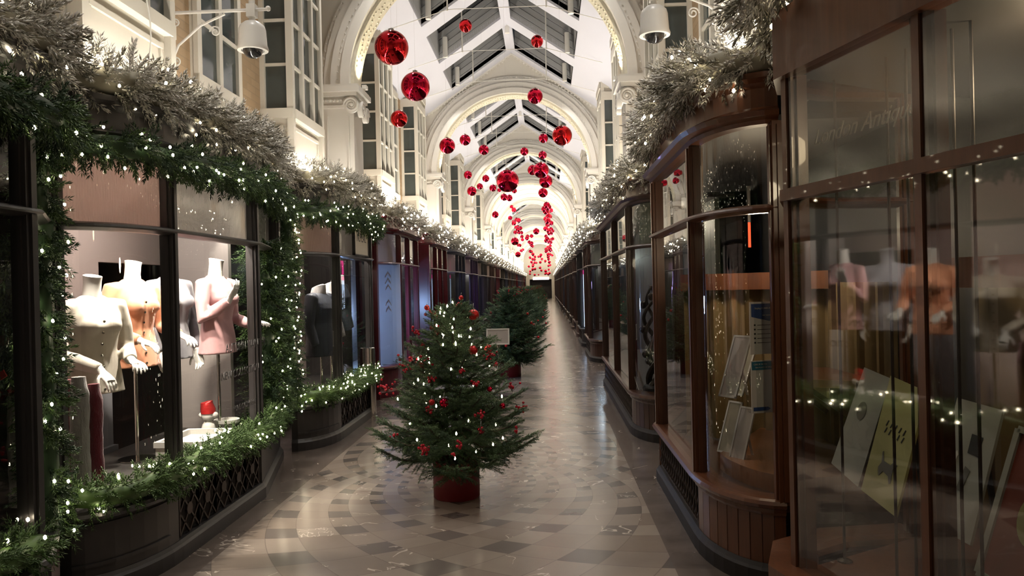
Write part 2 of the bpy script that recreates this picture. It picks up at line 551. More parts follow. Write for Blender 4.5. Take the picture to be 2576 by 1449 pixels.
def np_obj(name, V, F, mats, mi=None, parent=None, loc=None):
    me = bpy.data.meshes.new(name)
    me.vertices.add(len(V)); me.vertices.foreach_set('co', np.ascontiguousarray(V, dtype=np.float32).ravel())
    me.loops.add(F.size); me.loops.foreach_set('vertex_index', np.ascontiguousarray(F, dtype=np.int32).ravel())
    me.polygons.add(len(F))
    me.polygons.foreach_set('loop_start', np.arange(0, F.size, 3, dtype=np.int32))
    for m in mats:
        me.materials.append(M[m])
    if mi is not None:
        me.polygons.foreach_set('material_index', np.ascontiguousarray(mi, dtype=np.int32))
    me.update(); me.validate()
    o = bpy.data.objects.new(name, me)
    COL.objects.link(o)
    if parent is not None:
        o.parent = parent
    if loc is not None:
        o.location = loc
    return o

def props(o, label=None, cat=None, group=None, kind=None):
    for k, v in (('label', label), ('category', cat), ('group', group), ('kind', kind)):
        if v:
            o[k] = v
    return o

def thing(name, label, cat, loc=(0, 0, 0), rz=0.0, group=None, kind=None):
    o = bpy.data.objects.new(name, None)
    o.empty_display_size = 0.1
    COL.objects.link(o)
    o.location = loc
    o.rotation_euler = (0, 0, rz)
    return props(o, label, cat, group, kind)

def struct(name, mb, mat, parent=None, label=None, smooth=False):
    o = obj(name, mb, mat, parent, smooth)
    if parent is None:
        props(o, label, name.split('_')[0] if label else None, None, 'structure')
    return o

KIDS = {}
def kids(o):
    return [c for c in o.children]

def dup(root, loc, rz=None, label=None, group=None, mats=None):
    """A copy of a thing with copies of its parts and sub-parts; MATS {part name: material} repaints parts."""
    r = root.copy(); COL.objects.link(r)
    r.location = loc
    if rz is not None:
        r.rotation_euler = (0, 0, rz)
    if label: r['label'] = label
    if group: r['group'] = group
    def paint(c):
        s = c.name.split('.')[0]
        if mats and s in mats and c.type == 'MESH' and c.material_slots:
            c.material_slots[0].link = 'OBJECT'
            c.material_slots[0].material = M[mats[s]]
    for ch in list(root.children):
        c = ch.copy(); COL.objects.link(c); c.parent = r; paint(c)
        for g in list(ch.children):
            d = g.copy(); COL.objects.link(d); d.parent = c; paint(d)
    return r

def text(name, s, size, loc, rot, mat, parent=None, extrude=0.0008, align='CENTER', sx=1.0, shear=0.0):
    c = bpy.data.curves.new(name, 'FONT')
    c.body = s; c.size = size; c.extrude = extrude; c.align_x = align; c.align_y = 'CENTER'; c.shear = shear
    tmp = bpy.data.objects.new(name, c)
    COL.objects.link(tmp)
    dg = bpy.context.evaluated_depsgraph_get()
    me = bpy.data.meshes.new_from_object(tmp.evaluated_get(dg))
    bpy.data.objects.remove(tmp)
    me.materials.clear(); me.materials.append(M[mat])
    o = bpy.data.objects.new(name, me)
    COL.objects.link(o)
    o.location = loc; o.rotation_euler = rot; o.scale = (sx, 1, 1)
    if parent is not None:
        o.parent = parent
    return o

ORD = ['first', 'second', 'third', 'fourth', 'fifth', 'sixth', 'seventh', 'eighth', 'ninth', 'tenth', 'eleventh', 'twelfth',
       'thirteenth', 'fourteenth', 'fifteenth', 'sixteenth', 'seventeenth', 'eighteenth', 'nineteenth', 'twentieth', 'twenty-first',
       'twenty-second', 'twenty-third', 'twenty-fourth', 'twenty-fifth']
SIDE = {-1: 'left', 1: 'right'}

# ------------------------------------------------------------------ floor, walls, shop ceilings
struct('floor', MB().box(XC - 4.5, -1.5, -0.2, XC + 4.5, Y_END + 2, 0), 'floor')
for s in (-1, 1):
    b = MB().box(XC + s * WALL, -1.5, 2.76, XC + s * (WALL + 0.3), Y_END, 5.62)
    struct('wall_%s_upper' % SIDE[s], b, 'brick')
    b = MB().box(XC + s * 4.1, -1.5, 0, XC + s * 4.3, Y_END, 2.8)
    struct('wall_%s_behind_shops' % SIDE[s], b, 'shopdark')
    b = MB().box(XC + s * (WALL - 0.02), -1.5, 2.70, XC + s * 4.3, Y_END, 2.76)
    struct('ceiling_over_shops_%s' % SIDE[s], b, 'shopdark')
struct('wall_near', MB().box(XC - 4.3, -1.55, 0, XC + 4.3, -1.45, 7.2), 'cream')
b = MB()
b.box(XC - 4.3, Y_END, 2.3, XC + 4.3, Y_END + 0.2, 7.2)
b.box(XC - 4.3, Y_END, 0, XC - 1.3, Y_END + 0.2, 2.3).box(XC + 1.3, Y_END, 0, XC + 4.3, Y_END + 0.2, 2.3)
struct('wall_far_end', b, 'cream')
b = MB().box(XC - 1.3, Y_END + 1.4, 0, XC + 1.3, Y_END + 1.5, 2.3)
struct('door_darkness', b, 'charcoal_dark')  # near-black sheet standing in for the darkness beyond the end opening
fs = thing('lit_sign', 'small lit white sign over the far end doorway', 'sign', (XC + 0.1, Y_END - 0.35, 2.24))
obj('sign_panel', MB().box(-1.0, -0.03, 0, 0.9, 0.03, 0.30), emitter('far_sign_light', (1, .85, .78), 2.2), fs)
obj('sign_bracket', MB().box(-0.9, 0.03, 0.10, -0.84, 0.34, 0.16), 'charcoal', fs)
obj('sign_bracket', MB().box(0.74, 0.03, 0.10, 0.80, 0.34, 0.16), 'charcoal', fs)

# ------------------------------------------------------------------ roof: two slopes with three skylights per bay, or a plain barrel vault
SLOPE = 0.68
RIDGE = 7.08
def roof_z(w):
    return RIDGE - SLOPE * w
VAULTS = {4, 7, 8, 9, 10}
def slope_slab(mb, s, w0, w1, y0, y1, th=0.14):
    a = []
    for y in (y0, y1):
        for w in (w0, w1):
            a += [(s * w, y, roof_z(w)), (s * w, y, roof_z(w) + th)]
    mb.add(a, [(0, 1, 3, 2), (4, 6, 7, 5), (0, 4, 5, 1), (2, 3, 7, 6), (0, 2, 6, 4), (1, 5, 7, 3)])

def roof_meshes(opens, y0, y1):
    slab, up, pane, rods = MB(), MB(), MB(), MB()
    for s in (-1, 1):
        slope_slab(slab, s, 1.36, WALL + 0.25, y0, y1)
        slope_slab(slab, s, 0.0, 0.10, y0, y1)
        edges = [y0] + [e for o in opens for e in o] + [y1]
        for a, c in zip(edges[0::2], edges[1::2]):
            slope_slab(slab, s, 0.10, 1.36, a, c)
        for a, c in opens:
            H = 0.62
            # upstand: walls that rise around the opening, stepped like louvres, to the glass
            for w, dw in ((1.36, 0.05),):
                up.add([(s * w, a, roof_z(w) + .05), (s * w, c, roof_z(w) + .05), (s * w, c, roof_z(w) + H), (s * w, a, roof_z(w) + H),
                        (s * (w + dw), a, roof_z(w) + .05), (s * (w + dw), c, roof_z(w) + .05), (s * (w + dw), c, roof_z(w) + H), (s * (w + dw), a, roof_z(w) + H)],
                       [(0, 1, 2, 3), (7, 6, 5, 4), (0, 4, 5, 1), (3, 2, 6, 7), (0, 3, 7, 4), (1, 5, 6, 2)])
            for y, dy in ((a, -0.04), (c, 0.04)):
                for k in range(4):
                    z0, z1 = 0.05 + k * (H - .05) / 4, 0.05 + (k + 1) * (H - .05) / 4 - 0.012
                    q = 0.012 * (k % 2) * (1 if dy < 0 else -1)
                    v = []
                    for yy in (y + q, y + dy + q):
                        v += [(s * 0.10, yy, roof_z(.10) + z0), (s * 1.36, yy, roof_z(1.36) + z0), (s * 1.36, yy, roof_z(1.36) + z1), (s * 0.10, yy, roof_z(.10) + z1)]
                    up.add(v, [(0, 1, 2, 3), (7, 6, 5, 4), (0, 4, 5, 1), (1, 5, 6, 2), (2, 6, 7, 3), (3, 7, 4, 0)])
            v = []
            for yy in (a - .04, c + .04):
                for w in (0.0, 1.42):
                    v += [(s * w, yy, roof_z(w) + H), (s * w, yy, roof_z(w) + H + 0.03)]
            pane.add(v, [(0, 1, 3, 2), (4, 6, 7, 5), (0, 4, 5, 1), (2, 3, 7, 6), (0, 2, 6, 4), (1, 5, 7, 3)])
            # glazing bar under the glass, white post at the corner and a thin hanging rod
            up.bar((s * 0.1, (a + c) / 2, roof_z(.1) + H - .03), (s * 1.36, (a + c) / 2, roof_z(1.36) + H - .03), 0.04, 0.05)
            rods.tube([(s * 0.80, (a + c) / 2, roof_z(.8) + H), (s * 0.80, (a + c) / 2, roof_z(.8) - .42)], 0.014, 6)
    for a, c in opens:
        m = (a + c) / 2
        rods.bar((0, a + .05, RIDGE + .02), (0, a + .05, RIDGE - .16), 0.09, 0.09)
        rods.tube([(-1.9, m, roof_z(1.9) + .02), (-0.8, m, roof_z(.8) - .40), (0.8, m, roof_z(.8) - .40), (1.9, m, roof_z(1.9) + .02)], 0.007, 5)
    return slab, up, pane, rods

def roof_bay(index, z0, y0, y1, opens):
    r = thing('ceiling_%d' % index, None, None, (XC, z0, 0), kind='structure')
    slab, up, pane, rods = roof_meshes(opens, y0, y1)
    obj('slope', slab, 'ceiling', r); obj('skylight_upstand', up, 'upstand', r)
    obj('skylight_pane', pane, 'skyglass', r); obj('tie_rod', rods, 'white', r)
    return r

first_roof = None
first_vault = None
for k, z0 in enumerate(MODULES[:-1]):
    if k == 0:
        roof_bay(1, z0, -3.8, 8.0, [(-2.5, -0.9)] + OPEN)
    elif k in VAULTS:
        if first_vault is None:
            v = thing('ceiling_%d' % (k + 1), None, None, (XC, z0, 0), kind='structure')
            mb = MB(); n = 24; rr = 1.95
            rings = []
            for y in (0, 8.0):
                ring = [(rr * math.cos(PI * i / n), y, 4.45 + rr * math.sin(PI * i / n)) for i in range(n + 1)]
                ring += [((rr + .15) * math.cos(PI * i / n), y, 4.45 + (rr + .15) * math.sin(PI * i / n)) for i in range(n, -1, -1)]
                rings.append(ring)
            mb.loft(rings)
            mb.box(-2.3, 0, 4.40, -1.90, 8, 4.50).box(1.90, 0, 4.40, 2.3, 8, 4.50)
            obj('barrel_vault', mb, 'plaster', v, True)
            mb = MB()
            for y in (2.0, 4.0, 6.0):
                arc = [(1.93 * math.cos(PI * i / n), y, 4.45 + 1.93 * math.sin(PI * i / n)) for i in range(n + 1)]
                mb.tube(arc, 0.06, 6)
            obj('vault_rib', mb, 'plaster', v, True)
            first_vault = v
        else:
            c = dup(first_vault, (XC, z0, 0)); c.name = 'ceiling_%d' % (k + 1)
    elif first_roof is None:
        first_roof = roof_bay(k + 1, z0, 0, 8.0, OPEN)
    else:
        c = dup(first_roof, (XC, z0, 0)); c.name = 'ceiling_%d' % (k + 1)

glow = emitter('spotlight_face', (1, .94, .86), 14.0)
fix0 = None
for n_, (side, y, z) in enumerate(DOWN):
    lab = 'white cylinder spotlight at the %s lower corner of the %s skylight along the roof' % (SIDE[side], ORD[n_ // 2])
    if y < 2.3:
        lab = 'white cylinder spotlight at the %s corner of the skylight over the camera' % SIDE[side]
    if fix0 is None:
        fix0 = thing('ceiling_spotlight', lab, 'spotlight', (XC + side * 1.22, y, z), group='spotlights in the skylight corners')
        obj('housing', MB().lathe([(.035, .0), (.05, .0), (.05, .40), (.0001, .40)], n=16), 'white', fix0, True)
        obj('bracket', MB().box(-.012, 0, .30, .012, .20, .33), 'white', fix0)
        obj('lamp_face', MB().lathe([(.0001, .012), (.036, .012)], n=16), glow, fix0)
    else:
        dup(fix0, (XC + side * 1.22, y, z), label=lab)

# ------------------------------------------------------------------ arches across the lane with their pilasters
def arch_ring(mb, r0, r1, y0, y1, n=48, zc=4.32):
    rings = []
    for i in range(n + 1):
        a = PI * i / n
        c, s_ = math.cos(a), math.sin(a)
        rings.append([(r0 * c, y0, zc + r0 * s_), (r1 * c, y0, zc + r1 * s_), (r1 * c, y1, zc + r1 * s_), (r0 * c, y1, zc + r0 * s_)])
    mb.loft(rings)

AR = 1.77
ZC = 4.32
def make_arch(z0):
    t = thing('trim_2', None, None, (XC, z0, 0), kind='structure')
    # gable wall with the arched opening cut out of it
    mb = MB(); n = 40
    for y in (-0.12, 0.12):
        for i in range(n + 1):
            a = PI * i / n
            x, z = AR * math.cos(a) * 1.01, ZC + AR * math.sin(a) * 1.01
            mb.v.append((x, y, z))
        for i in range(n + 1):
            a = PI * i / n
            x = (WALL + 0.1) * math.cos(a)
            mb.v.append((x, y, roof_z(abs(x)) + 0.05 if 0 < i < n else ZC))
    h = 2 * (n + 1)
    for i in range(n):
        a, b_ = i, i + 1; c, d = n + 1 + i, n + 2 + i
        mb.f += [(a, b_, d, c), (h + a, h + c, h + d, h + b_), (a, h + a, h + b_, b_), (c, d, h + d, h + c)]
    obj('gable', mb, 'gable', t)
    mb = MB()
    arch_ring(mb, AR + .04, AR + .16, -0.29, 0.29)
    arch_ring(mb, AR + .16, AR + .30, -0.25, 0.25)
    arch_ring(mb, AR + .30, AR + .40, -0.20, 0.20)
    arch_ring(mb, AR + .40, AR + .455, -0.17, 0.17)
    obj('archivolt', mb, 'plaster', t, True, angle=30)
    mb = MB()
    for i in range(0, 73):
        a = PI * i / 72
        for rr, yy, q in ((AR + .43, -0.175, .016), (AR + .205, -0.255, .011)):
            mb.ball((rr * math.cos(a), yy, ZC + rr * math.sin(a)), q, 6, 4)
    obj('beading', mb, 'plaster', t, True)
    mb = MB(); arch_ring(mb, AR, AR + .05, -0.20, 0.20)
    # relief scrolls on the underside
    for i in range(4, 92):
        a = PI * i / 96
        for yy in (-0.09, 0.09):
            w = 0.05 * math.sin(i * 1.1 + (0 if yy < 0 else 2))
            mb.ball((( AR + .004) * math.cos(a), yy + w, ZC + (AR + .004) * math.sin(a)), 0.021, 6, 4)
    obj('relief_band', mb, 'gold_relief', t, True)
    # dentils under the roof slopes, on the side one sees coming
    mb = MB()
    for s in (-1, 1):
        for i in range(26):
            w = 0.05 + i * 0.073
            z = roof_z(w) - 0.02
            mb.box(s * w, -0.17, z - .055, s * (w + .036), -0.11, z)
        mb.bar((0, -0.15, RIDGE - .015), (s * 2.0, -0.15, roof_z(2.0) - .015), 0.08, 0.035)
    obj('dentil', mb, 'plaster', t)
    for s in (-1, 1):
        obj('uplight', MB().box(s * (AR - .13), -.05, 4.32, s * (AR - .07), .05, 4.37), 'white', t)
        mb = MB().box(s * AR, -0.24, 2.6, s * (WALL + .05), 0.24, 4.02)
        mb.box(s * (AR - .0), -0.27, 2.6, s * (WALL + .05), 0.27, 2.95)
        for yy in (-0.25,):
            mb.box(s * (AR + .06), yy - .01, 3.05, s * (AR + .08), yy + .02, 3.92).box(s * (AR + .34), yy - .01, 3.05, s * (AR + .36), yy + .02, 3.92)
        obj('pilaster', mb, 'plaster', t)
        mb = MB()
        mb.box(s * (AR - .04), -0.28, 4.02, s * (WALL + .05), 0.28, 4.06)
        mb.box(s * (AR - .02), -0.26, 4.06, s * (WALL + .05), 0.26, 4.17)
        mb.box(s * (AR - .06), -0.31, 4.17, s * (WALL + .05), 0.31, 4.22)
        mb.box(s * (AR - .10), -0.35, 4.22, s * (WALL + .05), 0.35, 4.29)
        mb.box(s * (AR - .08), -0.33, 4.29, s * (WALL + .05), 0.33, 4.32)
        for i in range(9):
            mb.ball((s * (AR + .05 + i * .05), -0.275, 4.12), 0.022, 6, 5)
        cap = obj('capital', mb, 'plaster', t)
        # ionic scrolls
        for yy, ww in ((-0.30, AR + .02), (-0.12, AR - .09), (0.25, AR - .06)):
            mb = MB()
            pts = []; rads = []
            for i in range(40):
                a = i / 39 * 2.4 * 2 * PI
                q = 0.100 * (1 - i / 46)
                if yy == -0.30:
                    pts.append((s * (ww + q * math.cos(a)), yy, 4.05 + q * math.sin(a)))
                else:
                    pts.append((s * ww, yy + q * math.cos(a), 4.02 + q * math.sin(a)))
                rads.append(0.024 * (1 - i / 70))
            mb.tube(pts, rads, 6)
            mb.ball(pts[-1], 0.03, 8, 6)
            if yy == -0.30:
                mb.lathe([(1e-6, -.02), (.10, -.02), (.10, .03), (1e-6, .03)], (s * ww, yy + .02, 4.05), 20, 'y')
            else:
                mb.lathe([(1e-6, -.03), (.10, -.03), (.10, .03), (1e-6, .03)], (s * (ww + .02), yy, 4.02), 20, 'x')
            obj('volute', mb, 'plaster', cap, True)
    return t

arch0 = make_arch(MODULES[1])
for k in range(2, len(MODULES) - 1):
    c = dup(arch0, (XC, MODULES[k], 0)); c.name = 'trim_%d' % (k + 1)

# ------------------------------------------------------------------ upper windows: boxed oriels and flush windows
def oriel(s, length):
    t = thing('window_1', None, None, (XC, 0, 0), kind='structure')
    W0, W1 = 1.90, WALL + 0.02
    zb, zs, zt, ztop = 2.70, 3.56, 5.42, roof_z(1.90) + .02
    body = MB().box(s * (W0 + .05), .05, zb, s * W1, length - .05, ztop)
    obj('body', body, 'cream', t)
    fr = MB()
    def face_bars(fn, width, cols, zs, zt, wide=.07):
        """Bars on a face; FN(u0, u1, z0, z1, depth) adds one bar standing DEPTH proud of the body."""
        fn(0, width, zb, zb + .10, .055); fn(0, width, zs - .10, zs, .065); fn(0, width, zt, zt + .16, .06)
        fn(0, width, ztop - .14, ztop, .075)
        fn(0, wide, zb, ztop, .05); fn(width - wide, width, zb, ztop, .05)
        for i in range(1, cols):
            u = width * i / cols
            fn(u - wide * .42, u + wide * .42, zs, zt, .05)
        for j in range(1, 4):
            z = zs + (zt - zs) * j / 4
            fn(wide * .5, width - wide * .5, z - .014, z + .014, .035)
        # the raised border of the panel under the sill
        a, b_ = wide + .05, width - wide - .05
        if b_ - a > .12:
            z0, z1 = zb + .16, zs - .17
            fn(a, b_, z1 - .035, z1, .022); fn(a, a + .03, z0, z1, .016); fn(b_ - .03, b_, z0, z1, .016)
    def near(u0, u1, z0, z1, d):
        fr.box(s * (W0 + u0), .05 - d, z0, s * (W0 + u1), .06, z1)
    def far(u0, u1, z0, z1, d):
        fr.box(s * (W0 + u0), length - .06, z0, s * (W0 + u1), length - .05 + d, z1)
    def lane(u0, u1, z0, z1, d):
        fr.box(s * (W0 + .051 - d), max(u0, .053), z0, s * (W0 + .06), min(u1, length - .053), z1)
    face_bars(near, W1 - W0, 1, zs, zt); face_bars(far, W1 - W0, 1, zs, zt)
    face_bars(lane, length, 3, zs, zt)
    obj('frame', fr, 'cream', t)
    g = MB().box(s * (W0 + .08), .042, zs, s * (W1 - .02), .05, zt)
    g.box(s * (W0 + .08), length - .05, zs, s * (W1 - .02), length - .042, zt)
    g.box(s * (W0 + .042), .08, zs, s * (W0 + .05), length - .08, zt)
    obj('pane', g, 'dark_pane', t)
    return t

def flush_window(s, width):
    t = thing('window_2', None, None, (XC, 0, 0), kind='structure')
    W0 = WALL
    zb, zs, zt = 2.74, 3.50, 5.40
    obj('panel', MB().box(s * (W0 - .03), 0, zb, s * (W0 + .02), width, zt + .12), 'cream', t)
    fr = MB()
    def f(u0, u1, z0, z1, d):
        fr.box(s * (W0 - .03 - d), u0, z0, s * (W0 - .02), u1, z1)
    f(0, .08, zb, zt + .1, .04); f(width - .08, width, zb, zt + .1, .04); f(width / 2 - .035, width / 2 + .035, zs, zt, .04)
    f(0, width, zs - .10, zs, .05); f(0, width, zt, zt + .12, .05)
    f(.13, width - .13, zs - .23, zs - .19, .025); f(.13, .16, zb, zs - .19, .018); f(width - .16, width - .13, zb, zs - .19, .018)
    for j in range(1, 4):
        z = zs + (zt - zs) * j / 4
        f(.06, width - .06, z - .015, z + .015, .03)
    obj('frame', fr, 'cream', t)
    g = MB().box(s * (W0 - .038), .08, zs, s * (W0 - .03), width / 2 - .035, zt)
    g.box(s * (W0 - .038), width / 2 + .035, zs, s * (W0 - .03), width - .08, zt)
    obj('pane', g, 'dark_pane', t)
    return t

wn = 0
for s in (-1, 1):
    o0 = f0 = None
    for k, z0 in enumerate(MODULES[:-1]):
        for dy, kind in ((2.0, 'o'), (4.1, 'f'), (5.7, 'o')):
            wn += 1
            if kind == 'o':
                if o0 is None:
                    o0 = oriel(s, 1.12); c = o0; c.location.y = z0 + dy
                else:
                    c = dup(o0, (XC, z0 + dy, 0))
            else:
                if f0 is None:
                    f0 = flush_window(s, 0.95); c = f0; c.location.y = z0 + dy
                else:
                    c = dup(f0, (XC, z0 + dy, 0))
            c.name = 'window_%d' % wn

# ------------------------------------------------------------------ shopfronts: a bay window with stallriser, sill, posts, transom, fascia and panes
def bay_path(L, n=9, depth=0.65, tail=1.25):
    p = []
    for i in range(n + 1):
        t = PI / 2 * i / n
        p.append((START - (START - FLAT) * math.sin(t), depth - depth * math.cos(t)))
    p.append((FLAT, L))
    p.append((1.95, L + tail))
    return p

Z_SILL, Z_TR, Z_HEAD = 0.47, 2.03, 2.48

def fascia_profile(z=Z_HEAD):
    return [(-.06, z), (.02, z), (.035, z + .02), (.075, z + .035), (.09, z + .06), (.05, z + .075), (.03, z + .09), (.03, z + .19),
            (.055, z + .215), (.085, z + .235), (.085, z + .265), (-.06, z + .265)]

def post(side, w, y, z0, z1, a=.038, rz=0.0):
    mb = MB()
    mb.box(-a, -a, z0, a, a, z1)
    mb.box(-a * .45, -a - .012, z0 + .02, a * .45, a + .012, z1 - .02)
    mb.box(-a - .012, -a * .45, z0 + .02, a + .012, a * .45, z1 - .02)
    mb.shift(Matrix.Translation((side * w, y, 0)) @ Matrix.Rotation(rz, 4, 'Z'))
    return mb

def lattice(side, y0, y1, w, z0, z1):
    mb = MB()
    n = max(1, round((y1 - y0) / 0.27)); st = (y1 - y0) / n
    for i in range(n):
        a, b, m = y0 + i * st, y0 + (i + 1) * st, y0 + (i + .5) * st
        h = z1 - z0; zm = (z0 + z1) / 2
        for q in (a, b):
            mb.box(side * (w - .006), q - .007, z0, side * (w + .012), q + .007, z1)
        for p, q in (((a, z0), (b, z1)), ((a, z1), (b, z0)), ((m, z0), (a, zm)), ((m, z0), (b, zm)), ((m, z1), (a, zm)), ((m, z1), (b, zm))):
            mb.bar((side * w, p[0], p[1]), (side * w, q[0], q[1]), .012, .012, (1, 0, 0))
        mb.lathe([(.02, -.008), (.04, -.008), (.04, .008), (.02, .008)], (side * w, m, zm), 12, 'x')
    return mb

def balusters(side, y0, y1, w, z0, z1, step=.085):
    mb = MB()
    n = max(2, round((y1 - y0) / step))
    for i in range(n + 1):
        y = y0 + (y1 - y0) * i / n
        mb.lathe([(.006, z0), (.010, z0 + .03), (.018, z0 + .06), (.008, z0 + .09), (.008, (z0 + z1) / 2 - .03), (.016, (z0 + z1) / 2), (.008, (z0 + z1) / 2 + .03),
                  (.008, z1 - .05), (.014, z1 - .03), (.008, z1)], (side * w, y, 0), 7)
    for z in (z0 + .015, z1 - .015):
        mb.box(side * (w - .008), y0, z - .008, side * (w + .008), y1, z + .008)
    return mb

def shopfront(side, yc, L, label, style, wood_mat, glassm='glass', mids=(), blind=None, tail=1.25, group=None):
    """STYLE 'panel' (left: smooth curved panel and iron lattice) or 'plank' (right: boarded curve and balusters)."""
    t = thing('shopfront', label, 'shopfront', (XC, yc, 0), group=group)
    path = bay_path(L, tail=tail)
    curve, flat, tl = path[:10], path[9:11], path[10:]
    kick = MB().sweep(path, [(-.10, 0), (.030, 0), (.030, .085), (.018, .10), (.005, .12), (-.10, .12)], side)
    obj('kickboard', kick, 'charcoal_dark' if style == 'plank' else wood_mat, t)
    if style == 'panel':
        b = MB().sweep(curve, [(-.06, .12), (0, .12), (0, .42), (-.06, .42)], side)
        b.sweep(curve[1:-1], [(-.01, .17), (.014, .17), (.014, .19), (-.01, .19)], side)
        b.sweep(curve[1:-1], [(-.01, .385), (.014, .385), (.014, .40), (-.01, .40)], side)
        obj('stallriser', MB().sweep(tl, [(-.06, .12), (0, .12), (0, .42), (-.06, .42)], side), wood_mat, t)
        obj('stallriser', b, wood_mat, t)
        obj('grille', lattice(side, .68, L - .05, FLAT + .012, .13, .42), 'iron', t)
    else:
        b = MB()
        for i in range(len(curve) - 1):
            (w0, y0), (w1, y1) = curve[i], curve[i + 1]
            for j in range(1):
                d = Vector((w1 - w0, y1 - y0)); u = d.normalized() * .003
                b.sweep([(w0 + u.x, y0 + u.y), (w1 - u.x, y1 - u.y)], [(-.05, .12), (0, .12), (0, .42), (-.05, .42)], side)
        b.sweep(curve, [(-.05, .12), (-.006, .12), (-.006, .42), (-.05, .42)], side)
        b.sweep(curve, [(-.02, .385), (.012, .385), (.02, .40), (.02, .425), (-.02, .425)], side)
        obj('stallriser', MB().sweep(tl, [(-.06, .12), (0, .12), (0, .42), (-.06, .42)], side), wood_mat, t)
        obj('stallriser', b, wood_mat, t)
        obj('grille', balusters(side, .70, L - .05, FLAT + .015, .12, .42), 'iron', t)
    obj('dark_void_sheet', MB().box(side * (FLAT + .05), .62, .10, side * (FLAT + .07), L, .43), 'charcoal_dark', t)  # near-black sheet in place of the dark void behind the grille
    obj('sill', MB().sweep(path, [(-.10, .42), (.02, .42), (.045, .43), (.055, .45), (.045, .468), (.02, .475), (-.10, .475)], side), wood_mat, t)
    for (w, y, a) in ((START, .0, .042), (FLAT + .02, .65, .038), (FLAT + .02, L - .03, .038), (1.95, L + tail - .03, .042)) + tuple((FLAT + .02, m, .032) for m in mids):
        obj('post', post(side, w, y, .45, Z_HEAD + .01, a), wood_mat, t)
    obj('transom', MB().sweep(path, [(-.045, Z_TR - .022), (.0, Z_TR - .022), (.04, Z_TR - .008), (.05, Z_TR), (.04, Z_TR + .012), (0, Z_TR + .024), (-.045, Z_TR + .024)], side), wood_mat, t)
    fa = MB().sweep(path, fascia_profile(), side)
    top = [(side * w, y, Z_HEAD + .262) for w, y in path] ; inn = [(side * (WALL + .05), y, Z_HEAD + .262) for w, y in path]
    for i in range(len(path) - 1):
        fa.add([top[i], top[i + 1], inn[i + 1], inn[i]], [(0, 1, 2, 3)])
    obj('fascia', fa, wood_mat, t)
    for seg in (curve, flat, tl):
        for z0, z1 in ((Z_SILL, Z_TR - .02), (Z_TR + .02, Z_HEAD)):
            obj('glass_pane', MB().sweep(seg, [(-.02, z0), (-.02, z1)], side, closed=False), glassm, t, fix=False, smooth=True)
    if blind:
        for seg, mname in ((curve, blind[0]), (flat, blind[1]), (tl, blind[1])):
            obj('blind', MB().sweep(seg, [(-.05, Z_TR), (-.05, Z_HEAD), (-.062, Z_HEAD), (-.062, Z_TR)], side), mname, t, smooth=True)
    base = [(side * w, y) for w, y in path]
    base = [(side * (w + .05), y) for w, y in path] + [(side * 2.62, L + tail), (side * 2.62, 0)]
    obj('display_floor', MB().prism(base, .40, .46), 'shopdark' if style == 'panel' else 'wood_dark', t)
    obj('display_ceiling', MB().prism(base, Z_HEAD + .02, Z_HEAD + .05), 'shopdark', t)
    return t

# -- left side
L_COL = {0: ('charcoal', None), 1: ('charcoal', ('reed_pink', 'reed_white')), 2: ('charcoal', ('reed_pink', 'reed_white'))}
L_Y = [0.15, 4.05, 7.85]
L_L = [3.25, 2.05, 2.25]
L_LAB = ['charcoal shopfront nearest on the left, cut by the frame edge, low garland on its sill',
         'charcoal bay shopfront with knitwear torsos, wrapped in green garlands',
         'charcoal bay shopfront beyond the knitwear window, dark coats inside, cream hanging sign']
BAYS = {}
for i in range(3):
    BAYS[(-1, i)] = shopfront(-1, L_Y[i], L_L[i], L_LAB[i], 'panel', 'charcoal', 'glass', blind=L_COL[i][1], tail=(0.58 if i == 0 else 1.40 if i == 1 else 1.2))
proto_left = shopfront(-1, 11.50, 2.30, 'burgundy shopfront with a blue lit window, behind the nearest tree', 'panel', 'burgundy', 'glass', mids=(1.45,), blind=('reed_pink', 'reed_pink'))
BAYS[(-1, 3)] = proto_left
cols = ['burgundy', 'navy', 'purple', 'charcoal', 'brownpaint', 'burgundy', 'charcoal_dark', 'navy', 'wood_dark', 'charcoal', 'brownpaint']
colname = {'burgundy': 'burgundy', 'navy': 'dark navy', 'purple': 'aubergine', 'charcoal': 'charcoal', 'brownpaint': 'brown', 'charcoal_dark': 'near-black', 'wood_dark': 'dark mahogany', 'wood': 'mahogany'}
ys = 15.5
i = 4
WOODPARTS = ('kickboard', 'stallriser', 'sill', 'post', 'transom', 'fascia')
while ys < 86:
    c = cols[(i - 4) % len(cols)]
    BAYS[(-1, i)] = dup(proto_left, (XC, ys, 0), label='%s bay shopfront, %s along the left side of the arcade' % (colname[c], ORD[i]), mats={p: c for p in WOODPARTS})
    ys += 4.0; i += 1
N_LEFT = i

# -- right side
R_Y = [4.20, 7.95]
BAYS[(1, 1)] = shopfront(1, 4.20, 2.32, 'mahogany bay shopfront with rounded boarded base and two notices on its glass', 'plank', 'wood', 'glass', tail=1.0)
BAYS[(1, 2)] = shopfront(1, 7.95, 4.65, 'dark mahogany shopfront beyond the notices, dark twisted sculpture in its curved window', 'plank', 'wood_dark', 'glass', mids=(2.55,), blind=('sagewall', 'sagewall'))
proto_right = shopfront(1, 16.10, 2.35, 'dark mahogany bay shopfront, fourth along the right side', 'plank', 'wood_dark', 'glass', mids=(1.5,), blind=('sagewall', 'sagewall'))
BAYS[(1, 3)] = proto_right
rcols = ['charcoal_dark', 'wood_dark', 'brownpaint', 'charcoal', 'wood_dark', 'navy', 'brownpaint']
ys = 20.1; i = 4
while ys < 86:
    c = rcols[(i - 4) % len(rcols)]
    BAYS[(1, i)] = dup(proto_right, (XC, ys, 0), label='%s bay shopfront, %s along the right side of the arcade' % (colname[c], ORD[i]), mats={p: c for p in WOODPARTS})
    ys += 4.0; i += 1
N_RIGHT = i

